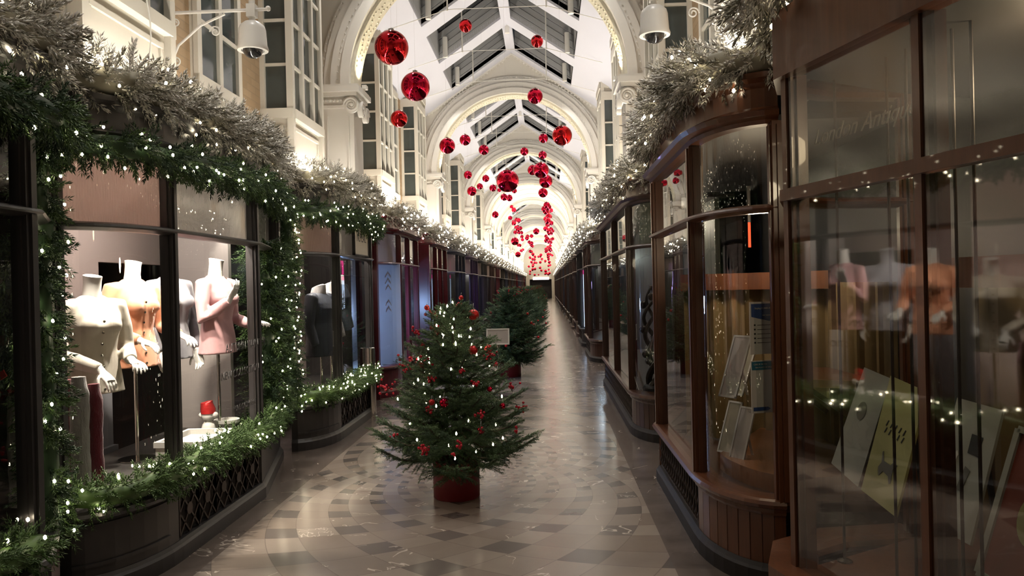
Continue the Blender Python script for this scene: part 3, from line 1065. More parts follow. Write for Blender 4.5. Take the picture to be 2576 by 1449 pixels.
# burgundy jamb panels that face back along the lane
for y, wa, wb_, lab in ((11.42, 1.80, 2.12, 'tall burgundy door jamb beside the steel bollard'), (15.40, 1.62, 2.12, 'wide burgundy jamb panel behind the nearest tree'),):
    t = thing('door_jamb', lab, 'door jamb', (XC, y, 0))
    obj('panel', MB().box(-wa, -.06, 0, -wb_, .04, Z_HEAD + .02), 'burgundy', t)
    obj('moulding', MB().box(-wa - .04, -.075, .12, -wa - .05, -.05, Z_TR).box(-wb_ + .04, -.075, .12, -wb_ + .05, -.05, Z_TR).box(-wa - .04, -.075, Z_TR - .01, -wb_ + .04, -.05, Z_TR), 'burgundy', t)

# -- the nearest shopfront on the right stands at an angle: a flat pane from its far post towards and past the camera
E = Vector((0.2425, -0.970)); NN = Vector((-0.970, -0.2425))
P0 = Vector((1.003, 3.20))
def rp(tt, off=0.0):
    q = P0 + E * tt + NN * off
    return (q.x, q.y)
near = thing('shopfront', 'nearest mahogany shopfront, tall reflective panes with display boards leaning inside', 'shopfront', (0, 0, 0))
far_end = [(1.66, 3.62), (1.29, 3.56), (1.08, 3.42)]
npath = far_end + [rp(0), rp(.753), rp(1.5), rp(2.3), rp(2.9)]
obj('kickboard', MB().sweep(npath, [(-.10, 0), (.03, 0), (.03, .085), (.018, .1), (.005, .12), (-.1, .12)], 1), 'charcoal_dark', near)
b = MB().sweep(npath, [(-.05, .12), (0, .12), (0, .42), (-.05, .42)], 1)
obj('stallriser', b, 'wood', near)
obj('sill', MB().sweep(npath, [(-.12, .42), (.03, .42), (.06, .435), (.07, .455), (.055, .475), (.02, .485), (-.12, .485)], 1), 'wood', near)
ang = math.atan2(E.y, E.x)
for tt in (0.0, .753, 1.5, 2.3):
    q = rp(tt, -.02)
    obj('post', post(1, q[0], q[1], .45, Z_HEAD, .036, ang), 'wood', near)
q = far_end[0]
obj('post', post(1, q[0], q[1], .45, Z_HEAD, .036), 'wood', near)
obj('transom', MB().sweep(npath, [(-.045, 1.965), (0, 1.965), (.04, 1.978), (.052, 1.988), (.04, 2.0), (0, 2.012), (-.045, 2.012)], 1), 'wood', near)
fa = MB().sweep(npath, fascia_profile(2.46), 1)
for i in range(len(npath) - 1):
    a, c = npath[i], npath[i + 1]
    fa.add([(a[0], a[1], 2.72), (c[0], c[1], 2.72), (2.2, c[1] + .1, 2.72), (2.2, a[1] + .1, 2.72)], [(0, 1, 2, 3)])
obj('fascia', fa, 'wood', near)
for a, c in ((0, .753), (.753, 1.5), (1.5, 2.3), (2.3, 2.9)):
    for z0, z1 in ((.48, 1.97), (2.01, 2.47)):
        obj('glass_pane', MB().sweep([rp(a), rp(c)], [(-.02, z0), (-.02, z1)], 1, closed=False), 'glass_flat' if z0 < 1 else 'glass_frosty', near, fix=False)
for z0, z1 in ((.48, 1.97), (2.01, 2.47)):
    obj('glass_pane', MB().sweep(far_end + [rp(0)], [(-.02, z0), (-.02, z1)], 1, closed=False), 'glass', near, fix=False, smooth=True)
poly = [rp(0, -.04), rp(2.9, -.04), rp(2.9, -1.15), rp(-.25, -1.15), (1.60, 3.55)]
obj('display_floor', MB().prism(poly, .41, .47), 'wood', near)
obj('display_ceiling', MB().prism(poly, 2.47, 2.50), 'shopdark', near)
# etched script on the upper pane, and letters at the foot of the second pane
rot = (PI / 2, 0, ang + PI)
q = rp(.42, -.012)
text('etched_lettering', 'London Antique', .085, (q[0], q[1], 2.19), (PI / 2 , 0, ang), 'letter_etch', near, shear=.45)
q = rp(1.13, -.012)
text('etched_lettering', 'OMEGA', .11, (q[0], q[1], .60), (PI / 2, 0, ang), 'letter_etch', near)

# ------------------------------------------------------------------ inside the shops: back walls
def inner(name, mb, mat, label=None):
    return struct(name, mb, mat)
# knitwear shop: pale wall with a dark doorway, side partition
X0 = -3.62
b = MB()
b.box(X0 - .08, 3.95, 0, X0, 6.12, 2.6).box(X0 - .08, 7.34, 0, X0, 7.75, 2.6).box(X0 - .08, 6.12, 1.92, X0, 7.34, 2.6)
struct('wall_left_knitwear_shop', b, 'pinkwall')
struct('wall_left_knitwear_side', MB().box(-3.36, 6.72, 0, -2.80, 6.78, 2.47), 'greyboard')
struct('wall_left_recess_divider', MB().box(-4.2, 4.03, 0, -2.74, 4.07, 2.7), 'shopdark')  # dark wall added to hide the bright shop wall and darken this edge
struct('wall_left_shop_divider', MB().box(-4.7, 7.72, 0, -2.86, 7.78, 2.7), 'shopdark')
struct('floor_knitwear_shop', MB().box(-4.7, 3.3, .02, -3.30, 7.72, .06), simple('shop_floorboards', (.20, .10, .05), .4))
t = thing('folding_screen', 'slate grey upright screen behind the white cardigan torso', 'screen', (-3.50, 5.75, .0))
obj('screen_panel', MB().box(-.02, -.28, .46, .02, .28, 1.28), 'slate', t)
obj('foot', MB().box(-.06, -.28, 0, .06, .28, .46), 'slate', t)
struct('wall_left_coat_shop', MB().box(-3.45, 7.95, 0, -3.40, 11.3, 2.6), 'pinkwall')
struct('wall_left_coat_side', MB().box(-3.4, 10.75, 0, -2.75, 10.8, 2.6), 'shopdark')
# right: gold cloth hung at the back
def curtain(name, label, pts, z0, z1, mat, amp=.035, n=90, kind=None):
    mb = MB(); p = [Vector(q) for q in pts]
    tot = sum((p[i + 1] - p[i]).length for i in range(len(p) - 1))
    line = []
    for i in range(n + 1):
        s_ = tot * i / n
        for j in range(len(p) - 1):
            l = (p[j + 1] - p[j]).length
            if s_ <= l + 1e-6:
                d = (p[j + 1] - p[j]) / l; q = p[j] + d * s_; nrm = Vector((-d.y, d.x)); break
            s_ -= l
        line.append(q + nrm * amp * math.sin(i * 1.05) * (1 + .3 * math.sin(i * .37)))
    rings = []
    for q in line:
        rings.append([(q.x, q.y, z0), (q.x, q.y, z1)])
    for i, r in enumerate(rings):
        nx = .008
        mb.v += [r[0], r[1], (r[1][0] + nx, r[1][1] + nx, r[1][2]), (r[0][0] + nx, r[0][1] + nx, r[0][2])]
    for i in range(len(rings) - 1):
        a = i * 4
        for j in range(4):
            mb.f.append((a + j, a + (j + 1) % 4, a + 4 + (j + 1) % 4, a + 4 + j))
    o = obj(name, mb, mat, None, True)
    props(o, label, 'curtain')
    return o
curtain('curtain', 'old gold curtain hanging behind the display boards in the nearest window', [rp(-.1, -.95), rp(2.8, -.95)], .475, 1.72, 'goldcloth')
curtain('curtain', 'old gold pleated curtain behind the shelf and the notices', [(1.04, 5.95), (1.50, 5.80), (1.92, 5.25), (1.95, 4.45)], .47, 1.62, 'goldcloth')
struct('wall_right_antique_shop', MB().box(2.15, 3.6, 0, 2.2, 7.0, 2.6).box(2.15, -1.4, 0, 2.2, 3.6, 2.6), 'shopdark')
struct('wall_right_sculpture_shop', MB().box(1.75, 8.1, .46, 1.80, 12.4, 2.6), 'sagewall')
struct('trim_1', MB().bar((*rp(-.15, -.80), 1.66), (*rp(2.8, -.80), 1.66), .03, .13), 'wood')
struct('trim_12', MB().bar((1.00, 5.84, 1.64), (1.46, 5.68, 1.64), .03, .12).bar((1.46, 5.68, 1.64), (1.85, 5.16, 1.64), .03, .12), 'wood')
# blanks behind the rest of the shops
for s in (-1, 1):
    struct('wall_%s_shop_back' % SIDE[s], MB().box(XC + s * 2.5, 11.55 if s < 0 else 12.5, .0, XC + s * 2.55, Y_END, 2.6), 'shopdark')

# ------------------------------------------------------------------ foliage
def rot_frames(D, spin):
    D = D / np.linalg.norm(D, axis=1, keepdims=True)
    up = np.tile(np.array([[0.0, 0.0, 1.0]]), (len(D), 1))
    up[np.abs(D[:, 2]) > .95] = (1, 0, 0)
    S = np.cross(D, up); S /= np.linalg.norm(S, axis=1, keepdims=True)
    T = np.cross(S, D)
    c, s = np.cos(spin)[:, None], np.sin(spin)[:, None]
    return D, S * c + T * s, -S * s + T * c

def sprig(n, length, needle, width, flat=0.0, seed=0):
    g = np.random.default_rng(seed)
    V, F = [], []
    for i in range(n):
        x = length * (i + g.random()) / n * .95
        phi = g.random() * 2 * PI
        a = R(34 + 26 * g.random()) * (1.15 - .55 * x / length)
        d = np.array([math.cos(a), math.sin(a) * math.cos(phi), math.sin(a) * math.sin(phi) * (1 - flat)])
        d /= np.linalg.norm(d)
        ln = needle * (.75 + .45 * g.random())
        s = np.cross(d, [1, 0, 0]); s /= np.linalg.norm(s) + 1e-9
        q = np.cross(d, s)
        o = np.array([x, 0, 0]); b = len(V)
        mid = o + d * ln * .45
        V += [o, mid + s * width, mid - s * width * .6 + q * width * .7, o + d * ln]
        F += [(b, b + 1, b + 2), (b + 1, b + 3, b + 2), (b, b + 2, b + 3), (b, b + 3, b + 1)]
    # stem
    b = len(V); w = width * .8
    V += [np.array([0, w, 0]), np.array([0, -w, w]), np.array([0, -w, -w]), np.array([length * .9, 0, 0])]
    F += [(b, b + 1, b + 3), (b + 1, b + 2, b + 3), (b + 2, b, b + 3)]
    return np.array(V), np.array(F)

def plant_sprigs(O, D, S, template):
    tv, tf = template
    n = len(O)
    X, Y, Z = rot_frames(D, nrng.random(n) * 2 * PI)
    V = O[:, None, :] + S[:, None, None] * (tv[None, :, 0:1] * X[:, None, :] + tv[None, :, 1:2] * Y[:, None, :] + tv[None, :, 2:3] * Z[:, None, :])
    F = tf[None, :, :] + (np.arange(n) * len(tv))[:, None, None]
    return V.reshape(-1, 3), F.reshape(-1, 3), len(tf)

def resample(pts, step):
    P = [np.array(p, float) for p in pts]
    out, tan = [], []
    for a, b in zip(P[:-1], P[1:]):
        l = np.linalg.norm(b - a); n = max(1, int(round(l / step)))
        for i in range(n):
            out.append(a + (b - a) * i / n); tan.append((b - a) / l)
    out.append(P[-1]); tan.append(tan[-1])
    return np.array(out), np.array(tan)

def garland_mesh(name, pts, r, per_m, mats, frac2, parent, detail=1.0, droop=0.25, spread=.5):
    C, T = resample(pts, .02)
    length = .02 * len(C)
    n = int(length * per_m * 1.9)
    idx = nrng.integers(0, len(C), n)
    rad = nrng.normal(size=(n, 3)); rad -= (rad * T[idx]).sum(1, keepdims=True) * T[idx]
    rad /= np.linalg.norm(rad, axis=1, keepdims=True)
    O = C[idx] + rad * (r * (.25 + .45 * nrng.random((n, 1))))
    D = rad + T[idx] * ((nrng.random((n, 1)) - .35) * 1.6) + np.array([0, 0, -droop])
    S = r * (.46 + .36 * nrng.random(n))
    nn = int(20 * detail)
    tpl = sprig(nn, 1.0, .34 if detail > .6 else .42, .058 if detail > .6 else .075, seed=3)
    V, F, k = plant_sprigs(O, D, S, tpl)
    mi = np.repeat((nrng.random(n) < frac2).astype(np.int32), k)
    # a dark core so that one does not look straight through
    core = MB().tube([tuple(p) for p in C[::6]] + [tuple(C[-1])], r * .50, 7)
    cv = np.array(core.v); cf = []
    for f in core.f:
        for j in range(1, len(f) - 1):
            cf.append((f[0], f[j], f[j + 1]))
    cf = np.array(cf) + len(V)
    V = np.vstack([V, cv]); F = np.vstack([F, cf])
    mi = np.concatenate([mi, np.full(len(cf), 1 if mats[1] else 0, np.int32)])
    return np_obj(name, V, F, mats, mi, parent), C, T

def bulb_mesh(r):
    b = bmesh.new(); bmesh.ops.create_icosphere(b, subdivisions=1, radius=r)
    for v in b.verts:
        v.co.z *= 1.35
    me = bpy.data.meshes.new('fairy_light'); b.to_mesh(me); b.free()
    me.materials.append(M['bulb'])
    return me
BULB = {q: bulb_mesh(q / 1000) for q in (6, 8, 10, 13)}

def add_bulbs(parent, C, T, r, count, q=8, down=0.0, outward=None):
    for k in range(count):
        j = min(len(C) - 1, int((k + rnd.random()) / count * len(C)))
        d = nrng.normal(size=3); d -= d.dot(T[j]) * T[j]; d /= np.linalg.norm(d)
        if outward is not None and d.dot(outward) < -.15:
            d = d - 2 * d.dot(outward) * np.array(outward) / np.dot(outward, outward)
        d[2] -= down
        o = bpy.data.objects.new('fairy_light', BULB[q])
        COL.objects.link(o); o.parent = parent
        o.location = C[j] + d * r * (.65 + .45 * rnd.random())

def merged_bulbs(parent, C, T, r, count, size):
    mb = MB()
    for k in range(count):
        j = min(len(C) - 1, int((k + rnd.random()) / count * len(C)))
        d = nrng.normal(size=3); d /= np.linalg.norm(d)
        c = C[j] + d * r * (.8 + .35 * rnd.random())
        mb.add([(c[0] + size * x, c[1] + size * y, c[2] + size * z) for x, y, z in ((1, 0, 0), (-1, 0, 0), (0, 1, 0), (0, -1, 0), (0, 0, 1.3), (0, 0, -1.3))],
               [(0, 2, 4), (2, 1, 4), (1, 3, 4), (3, 0, 4), (2, 0, 5), (1, 2, 5), (3, 1, 5), (0, 3, 5)])
    o = obj('fairy_lights', mb, 'bulb_far', parent, fix=False)
    o['kind'] = 'stuff'
    return o

def path3(side, path, off, z, wob=.02, zwob=.02):
    """A garland line: the plan PATH moved OFF towards the lane, at height Z."""
    P = [Vector(p) for p in path]; out = []
    for i, p in enumerate(P):
        a = P[max(0, i - 1)]; b = P[min(len(P) - 1, i + 1)]
        d = (b - a).normalized(); n = Vector((-d.y, d.x))
        q = p + n * off
        out.append((side * q.x, q.y, z))
    C, _ = resample(out, .10)
    return [(c[0] + rnd.uniform(-wob, wob), c[1], c[2] + rnd.uniform(-zwob, zwob)) for c in C]

def garland(name, label, pts, r, per_m, mats, frac2, bulbs, group, loc, q=8, detail=1.0, out=None, droop=.25, far=None):
    g = thing(name, label, 'garland', loc, group=group)
    o, C, T = garland_mesh('foliage', pts, r, per_m, mats, frac2, g, detail, droop)
    if far:
        merged_bulbs(g, C, T, r, far, .0165)
    else:
        add_bulbs(g, C, T, r, bulbs, q, outward=out)
    return g

FROST = ('frost', 'frost_under'); GREEN = ('needle', 'needle_dark')
OUTL = np.array((.9, -.5, 0.1)); OUTR = np.array((-.9, -.5, 0.1))
# left, near: frosted garlands on the cornices, green ones on the fascias, jambs and sills
for i in range(3):
    L = L_L[i]; tail = (0.58 if i == 0 else 1.40 if i == 1 else 1.2)
    p = bay_path(L, tail=tail)
    if i == 0:
        p = [(FLAT, 1.2), (FLAT, L), (1.95, L + tail)]
    nxt = [(START, L_Y[i + 1] - L_Y[i])] if i < 2 else []
    who = ['over the nearest left shopfront', 'over the knitwear window', 'over the coat window'][i]
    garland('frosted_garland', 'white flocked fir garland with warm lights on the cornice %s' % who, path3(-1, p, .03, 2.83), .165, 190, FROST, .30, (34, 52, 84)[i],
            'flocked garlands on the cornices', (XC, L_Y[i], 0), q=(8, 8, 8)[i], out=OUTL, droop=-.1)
    garland('green_garland', 'dark green fir garland with lights along the fascia %s' % who, path3(-1, p, .09, 2.47, zwob=.03), .125, 190, GREEN, .5, (26, 62, 80)[i],
            'green garlands on the fascias', (XC, L_Y[i], 0), q=8, out=OUTL, droop=.5)
for i, who in ((1, 'knitwear'), (2, 'coat')):
    y = L_Y[i]
    garland('green_garland', 'upright green fir garland with lights on the near jamb of the %s window' % who,
            [((-1.885 if i == 1 else -START + .02) + rnd.uniform(-.02, .02), (-.20 if i == 1 else -.07), z) for z in np.linspace(.42, 2.42, 16)], (.125 if i == 1 else .13), 190, GREEN, .5, (30, 66)[i - 1], 'green garlands on the jambs', (XC, y, 0), out=OUTL, droop=.6)
    p = bay_path(L_L[i], tail=1.4 if i == 1 else 1.2)[1:]
    if i == 2:
        p = p[:-1]
    garland('green_garland', 'bright green fir garland with lights lying along the sill of the %s window' % who,
            path3(-1, p, .03, .55), .115, 210, ('needle', 'needle'), .0, (46, 62)[i - 1], 'green garlands on the sills', (XC, y, 0), out=np.array((.7, -.4, .6)), droop=.35)
garland('green_garland', 'bright green fir garland on the sill of the nearest left shopfront', path3(-1, [(FLAT, 1.6), (FLAT, 3.2)], .03, .55), .115, 200, ('needle', 'needle'), 0, 24,
        'green garlands on the sills', (XC, L_Y[0], 0), out=np.array((.7, -.4, .6)), droop=.35)
garland('green_garland', 'thick green fir garland standing in the recess between knitwear and coat windows', [(-1.86 - .0, 0, z) for z in np.linspace(.45, 2.1, 10)], .19, 260, GREEN, .35, 26,
        None, (XC, 6.92, 0), out=OUTL, droop=.5)
# the rest of both sides: frosted cornice garlands only
pl = bay_path(2.30) + [(START, 4.0)]
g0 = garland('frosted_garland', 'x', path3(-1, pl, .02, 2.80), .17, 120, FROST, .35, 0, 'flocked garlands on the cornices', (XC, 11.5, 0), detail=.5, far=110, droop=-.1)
g0['label'] = 'white flocked fir garland with lights on the cornice of the blue lit burgundy shopfront'
for i in range(4, N_LEFT):
    dup(g0, (XC, BAYS[(-1, i)].location.y, 0), label='white flocked fir garland with lights on the %s left cornice of the arcade' % ORD[i])
pr = bay_path(2.32, tail=1.0)
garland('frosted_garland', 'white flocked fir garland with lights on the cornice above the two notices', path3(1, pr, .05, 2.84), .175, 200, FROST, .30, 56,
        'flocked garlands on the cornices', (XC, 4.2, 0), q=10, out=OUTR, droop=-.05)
gp = [(1.36, 3.75, 2.86), (1.16, 3.56, 2.86), (0.97, 3.36, 2.88), (0.88, 3.12, 2.93), (0.95, 2.80, 3.0), (1.0, 2.4, 3.03), (1.1, 1.6, 3.05)]
garland('frosted_garland', 'flocked fir garland with lights rising over the nearest right cornice', gp, .19, 200, FROST, .45, 26, 'flocked garlands on the cornices', (0, 0, 0), q=10, out=OUTR, droop=.1)
pr = [(START, -.75)] + bay_path(4.65)
garland('frosted_garland', 'white flocked fir garland with lights over the sculpture window', path3(1, pr, .03, 2.82), .17, 150, FROST, .35, 84,
        'flocked garlands on the cornices', (XC, 7.95, 0), q=10, detail=.7, out=OUTR, droop=-.05)
pr = bay_path(2.35) + [(START, 4.0)]
g1 = garland('frosted_garland', 'white flocked fir garland with lights on the fourth right cornice of the arcade', path3(1, pr, .02, 2.80), .17, 120, FROST, .35, 0,
             'flocked garlands on the cornices', (XC, 16.1, 0), detail=.5, far=110, droop=-.1)
for i in range(4, N_RIGHT):
    dup(g1, (XC, BAYS[(1, i)].location.y, 0), label='white flocked fir garland with lights on the %s right cornice of the arcade' % ORD[i])
# a swag with red ribbon at the left edge
sw = thing('door_swag', 'bushy dark fir swag with a red ribbon bow at the far left edge', 'swag', at(24, 760, 3.84))
garland_mesh('foliage', [(0, .03, .30), (.02, 0, .1), (-.02, 0, -.25), (0, 0, -.36)], .17, 420, GREEN, .6, sw, 1.0, .5)
b = MB()
for a, l in ((-2.2, .16), (-1.75, .22), (-1.3, .20), (.5, .12), (2.6, .12)):
    b.bar((0, -.17, -.40), (l * math.cos(a), -.19, -.40 + l * math.sin(a)), .035, .006, (0, 1, 0))
b.ball((0, -.18, -.40), .025, 8, 6)
obj('ribbon_bow', b, 'bauble_satin', sw)
for x, z in ((.06, .10), (-.05, -.02), (.08, -.18)):
    b = MB().lathe([(.004, -.035), (.018, -.025), (.022, -.005), (.016, .018), (.004, .032)], (x, -.16, z), 10)
    obj('pine_cone', b, 'twig', sw)

# ------------------------------------------------------------------ torsos in the windows
def smooth_remesh(o, voxel, it=4):
    m = o.modifiers.new('remesh', 'REMESH'); m.mode = 'VOXEL'; m.voxel_size = voxel; m.use_smooth_shade = True
    k = o.modifiers.new('smooth', 'SMOOTH'); k.iterations = it; k.factor = 0.5
    return o

def hand_mesh(p, d, palm, thumb_side, curl=0.5, scale=1.0):
    """A hand at wrist P pointing along D; PALM is the direction the palm faces; THUMB_SIDE +1 / -1."""
    p, d, palm = Vector(p), Vector(d).normalized(), Vector(palm)
    palm = (palm - d * palm.dot(d)).normalized()
    s = d.cross(palm).normalized() * thumb_side
    k = scale
    mb = MB()
    rings = []
    for t, w, h in ((-.03, .026, .021), (0, .027, .020), (.03, .036, .018), (.065, .040, .016), (.088, .038, .013)):
        c = p + d * t * k
        rings.append([c + (s * (w * math.cos(2 * PI * i / 12)) + palm * (h * math.sin(2 * PI * i / 12))) * k for i in range(12)])
    mb.loft(rings)
    for off, ln, cu in ((.030, .068, .7), (.010, .078, .9), (-.010, .072, 1.05), (-.029, .056, 1.25)):
        q = p + d * .082 * k + s * off * k
        pts = [q]; a = 0.12
        for f in (.44, .32, .24):
            a += curl * cu * .62
            pts.append(pts[-1] + (d * math.cos(a) + palm * math.sin(a) + s * off * 1.6) .normalized() * ln * f * k)
        mb.tube(pts, [.0088 * k, .0082 * k, .0074 * k, .0055 * k], 8)
    q = p + d * .022 * k + s * .030 * k
    pts = [q, q + (d * .7 + s * .75 + palm * .25) * .034 * k]
    pts.append(pts[-1] + (d * .85 + s * .30 + palm * .45) * .030 * k)
    pts.append(pts[-1] + (d * .9 + s * .05 + palm * .40) * .024 * k)
    mb.tube(pts, [.012 * k, .0105 * k, .009 * k, .006 * k], 8)
    return mb

def ell(cx, cy_, z, a, b, n=22, tilt=0.0):
    return [(cx + a * math.cos(2 * PI * i / n), cy_ + b * math.sin(2 * PI * i / n), z + tilt * math.sin(2 * PI * i / n)) for i in range(n)]

def torso(label, loc, rz, z_hem, mat, arms, buttons=False, neck='white', hood=False, base_z=0.463, hands=True, bulk=1.0, long_=0.0, scale=1.0, group='dressed torsos'):
    """A headless display torso, front towards local +y. ARMS: for each side (elbow, wrist, hand direction, palm) in torso coordinates, z from the hem."""
    t = thing('display_torso', label, 'mannequin', loc, rz, group)
    k = bulk; L = long_
    mb = MB()
    rings = [ell(0, 0, -L, .195 * k, .135 * k), ell(0, 0, .02, .188 * k, .130 * k), ell(0, 0, .14, .172 * k, .118 * k), ell(0, -.004, .27, .146 * k, .102 * k), ell(0, .004, .36, .155 * k, .112 * k),
             ell(0, .012, .43, .168 * k, .120 * k), ell(0, .004, .50, .176 * k, .104 * k), ell(0, -.006, .56, .165 * k, .082 * k), ell(0, -.012, .605, .112 * k, .064 * k), ell(0, -.010, .63, .07, .058)]
    mb.loft([[(x, y, z_hem + z) for x, y, z in r] for r in rings])
    if not hood:
        for sx in (-1, 1):
            mb.ball((sx * .072, .088, z_hem + .435), .062, 12, 8)
    for sx, a in zip((-1, 1), arms):
        sh = Vector((sx * .165 * k, -.005, z_hem + .565)); el = Vector(a[0]) + Vector((0, 0, z_hem)); wr = Vector(a[1]) + Vector((0, 0, z_hem))
        m1 = sh.lerp(el, .5) + Vector((sx * .012, 0, 0)); m2 = el.lerp(wr, .45)
        mb.tube([sh - Vector((sx * .05, 0, 0)), sh, m1, el, m2, wr], [.05 * k, .064 * k, .058 * k, .053 * k, .050 * k, .040 * k], 12)
    mb.shift(Matrix.Scale(1, 4))
    sweater = smooth_remesh(obj('sweater', mb, mat, t), .011, 5)
    for sx, a in zip((-1, 1), arms):
        if not hands:
            continue
        wr = Vector(a[1]) + Vector((0, 0, z_hem)); d = Vector(a[2])
        h = hand_mesh(wr + d.normalized() * .035, d, a[3], -sx if len(a) < 5 else a[4], .55)
        h.tube([wr - (d.normalized()) * .03, wr + d.normalized() * .02], [.027, .025], 10)
        smooth_remesh(obj('hand', h, 'white', t), .0042, 2)
    if hood:
        mb = MB()
        mb.loft([ell(0, -.02, z_hem + .585, .12, .085), ell(0, -.015, z_hem + .64, .10, .085, tilt=.01), ell(0, -.01, z_hem + .69, .085, .078, tilt=.02), ell(0, -.01, z_hem + .70, .06, .055, tilt=.02)])
        obj('collar', mb, neck, t, True)
    else:
        mb = MB()
        mb.loft([ell(0, -.010, z_hem + .60, .064, .060), ell(0, -.006, z_hem + .66, .054, .054), ell(0, .002, z_hem + .72, .053, .055), ell(0, .006, z_hem + .755, .056, .060, tilt=-.012), ell(0, .006, z_hem + .757, .047, .050, tilt=-.012)])
        obj('neck', mb, neck, t, True)
    if buttons:
        mb = MB()
        for i in range(7):
            z = .03 + i * .072
            y = (.128, .122, .116, .106, .108, .122, .135)[i]
            mb.lathe([(1e-6, -.004), (.008, -.004), (.008, .004), (1e-6, .005)], (.012, y + .003, z_hem + z), 10, 'y')
        obj('buttons', mb, 'chrome', t)
    mb = MB().lathe([(.013, base_z + .012), (.013, z_hem + .30)], (0, 0, 0), 12)
    obj('pole', mb, 'chrome', t, True)
    mb = MB().lathe([(.0001, base_z), (.13, base_z), (.13, base_z + .008), (.02, base_z + .016), (.0001, base_z + .016)], (0, 0, 0), 24)
    obj('base_plate', mb, 'chrome', t)
    return t

M['knit_white'] = simple('cream_knit', (0.66, 0.60, 0.50), 0.85, var=.06, scale=40, bump=.5, sheen=.3)
M['knit_orange'] = simple('apricot_knit', (0.55, 0.235, 0.125), 0.8, var=.06, scale=40, bump=.4, sheen=.3)
M['knit_navy'] = simple('slate_navy_knit', (0.15, 0.145, 0.165), 0.8, var=.1, scale=40, bump=.4, sheen=.3)
M['knit_pink'] = simple('pale_pink_knit', (0.60, 0.335, 0.345), 0.8, var=.06, scale=40, bump=.4, sheen=.3)
M['coat_navy'] = simple('dark_navy_padded_coat', (0.020, 0.024, 0.034), 0.6, var=.3, scale=8, bump=.4)
M['coat_grey'] = simple('pale_grey_coat', (0.30, 0.27, 0.26), 0.7, var=.1, scale=8, bump=.4)
M['fur_white'] = fur_mat('white_grey_fur', (0.55, 0.52, 0.50))
M['fur_red'] = fur_mat('deep_red_fur', (0.22, 0.015, 0.035))
fwd = (0, 1, -.35)
armsA = [((-.235, -.02, .27), (-.13, .19, .21), (.25, 1, -.25), (0.1, -.2, -1)), ((.235, -.02, .27), (.10, .22, .17), (-.1, 1, -.75), (0, -.4, -1))]
torso('cream cardigan torso nearest the corner of the knitwear window', (-2.93, 4.88, 0), R(-118), 1.02, 'knit_white', armsA, True)
armsB = [((-.23, -.01, .28), (-.20, .22, .22), (.1, 1, -.30), (0, -.2, -1)), ((.23, -.03, .28), (.13, .20, .20), (-.2, 1, -.30), (0, -.2, -1))]
torso('apricot cardigan torso standing behind the cream cardigan', (-2.97, 5.45, 0), R(-112), 1.13, 'knit_orange', armsB, True)
armsC = [((-.24, -.02, .29), (-.22, .05, .07), (0, .25, -1), (.6, .2, 0)), ((.24, -.02, .29), (.21, .07, .07), (0, .25, -1), (-.6, .2, 0))]
torso('dark slate roll-neck torso behind the window post', (-2.885, 5.82, 0), R(-104), 1.15, 'knit_navy', armsC, False, neck='knit_navy')
armsD = [((-.22, 0, .28), (-.15, .20, .22), (.1, 1, .15), (0, -.2, -1)), ((.22, .02, .28), (.15, .20, .42), (-.05, .6, .9), (0, -1, .3))]
torso('pale pink cardigan torso with one hand raised, on a dark pole', (-2.66, 6.14, 0), R(-100), 1.16, 'knit_pink', armsD, False)
armsE = [((-.27, -.01, .25), (-.26, .06, .02), (0, .2, -1), (1, 0, 0)), ((.27, -.01, .25), (.26, .06, .02), (0, .2, -1), (-1, 0, 0))]
torso('dark navy hooded coat torso in the coat window, nearer one', (-2.66, 8.98, 0), R(-100), 1.00, 'coat_navy', armsE, neck='fur_white', hood=True, hands=False, bulk=1.22, long_=.12)
torso('pale grey coat torso beside the navy coat', (-2.66, 9.40, 0), R(-95), 1.03, 'coat_grey', armsE, neck='fur_white', hood=True, hands=False, bulk=1.0, long_=.1)
torso('dark padded jacket torso below the cream hanging sign', (-2.66, 9.82, 0), R(-95), 1.12, 'coat_navy', armsE, neck='fur_white', hood=True, hands=False, bulk=1.1)

# scarves hanging at the near end of the knitwear window
def scarf(label, x, y, w, z0, z1, mat):
    mb = MB(); rings = []
    n = 14
    for i in range(n + 1):
        z = z0 + (z1 - z0) * i / n
        a = w * (.95 + .05 * math.sin(i * 2.1)) * (1 if i < n - 1 else .7)
        rings.append(ell(x + .003 * math.sin(i * .7), y, z, a, .035, 12))
    mb.loft(rings)
    o = obj('fur_scarf', mb, mat, None, True)
    props(o, label, 'scarf', 'fur scarves')
scarf('white and grey fur scarf hanging between two red ones', -2.775, 4.46, .062, .47, 1.17, 'fur_white')
scarf('deep red fur scarf left of the white fur scarf', -2.875, 4.50, .05, .47, 1.15, 'fur_red')
scarf('deep red fur scarf right of the white fur scarf', -2.72, 4.52, .05, .47, 1.12, 'fur_red')
scarf('grey fur scarf behind the pane at the far left edge', -2.79, 3.95, .06, .55, 1.2, 'fur_white')
# small things on the display floor
t = thing('display_tray', 'open white display tray on the knitwear window floor', 'tray', (-2.62, 5.62, .46))
mb = MB().box(-.17, -.26, 0, .17, .26, .10)
obj('body', mb, 'white', t)
obj('rim', MB().box(-.18, -.27, .10, -.15, .27, .14).box(.15, -.27, .10, .18, .27, .14).box(-.15, -.27, .10, .15, -.24, .14).box(-.15, .24, .10, .15, .27, .14), 'white', t)
t = thing('round_dish', 'round white pedestal dish beside the sill garland', 'dish', (-2.62, 6.18, .46))
obj('dish', MB().lathe([(.0001, .12), (.085, .12), (.10, .135), (.10, .16), (.085, .16), (.08, .14), (.0001, .14)], n=24), 'white', t, True)
obj('pedestal', MB().lathe([(.05, 0), (.05, .01), (.018, .03), (.018, .12)], n=16), 'white', t, True)
t = thing('soft_toy', 'small white soft toy in a red hat under the pink torso', 'toy', (-2.70, 6.02, .46))
obj('body', MB().ball((0, 0, .10), .055, 14, 10, 1.5).ball((0, 0, .215), .05, 14, 10), 'white', t, True)
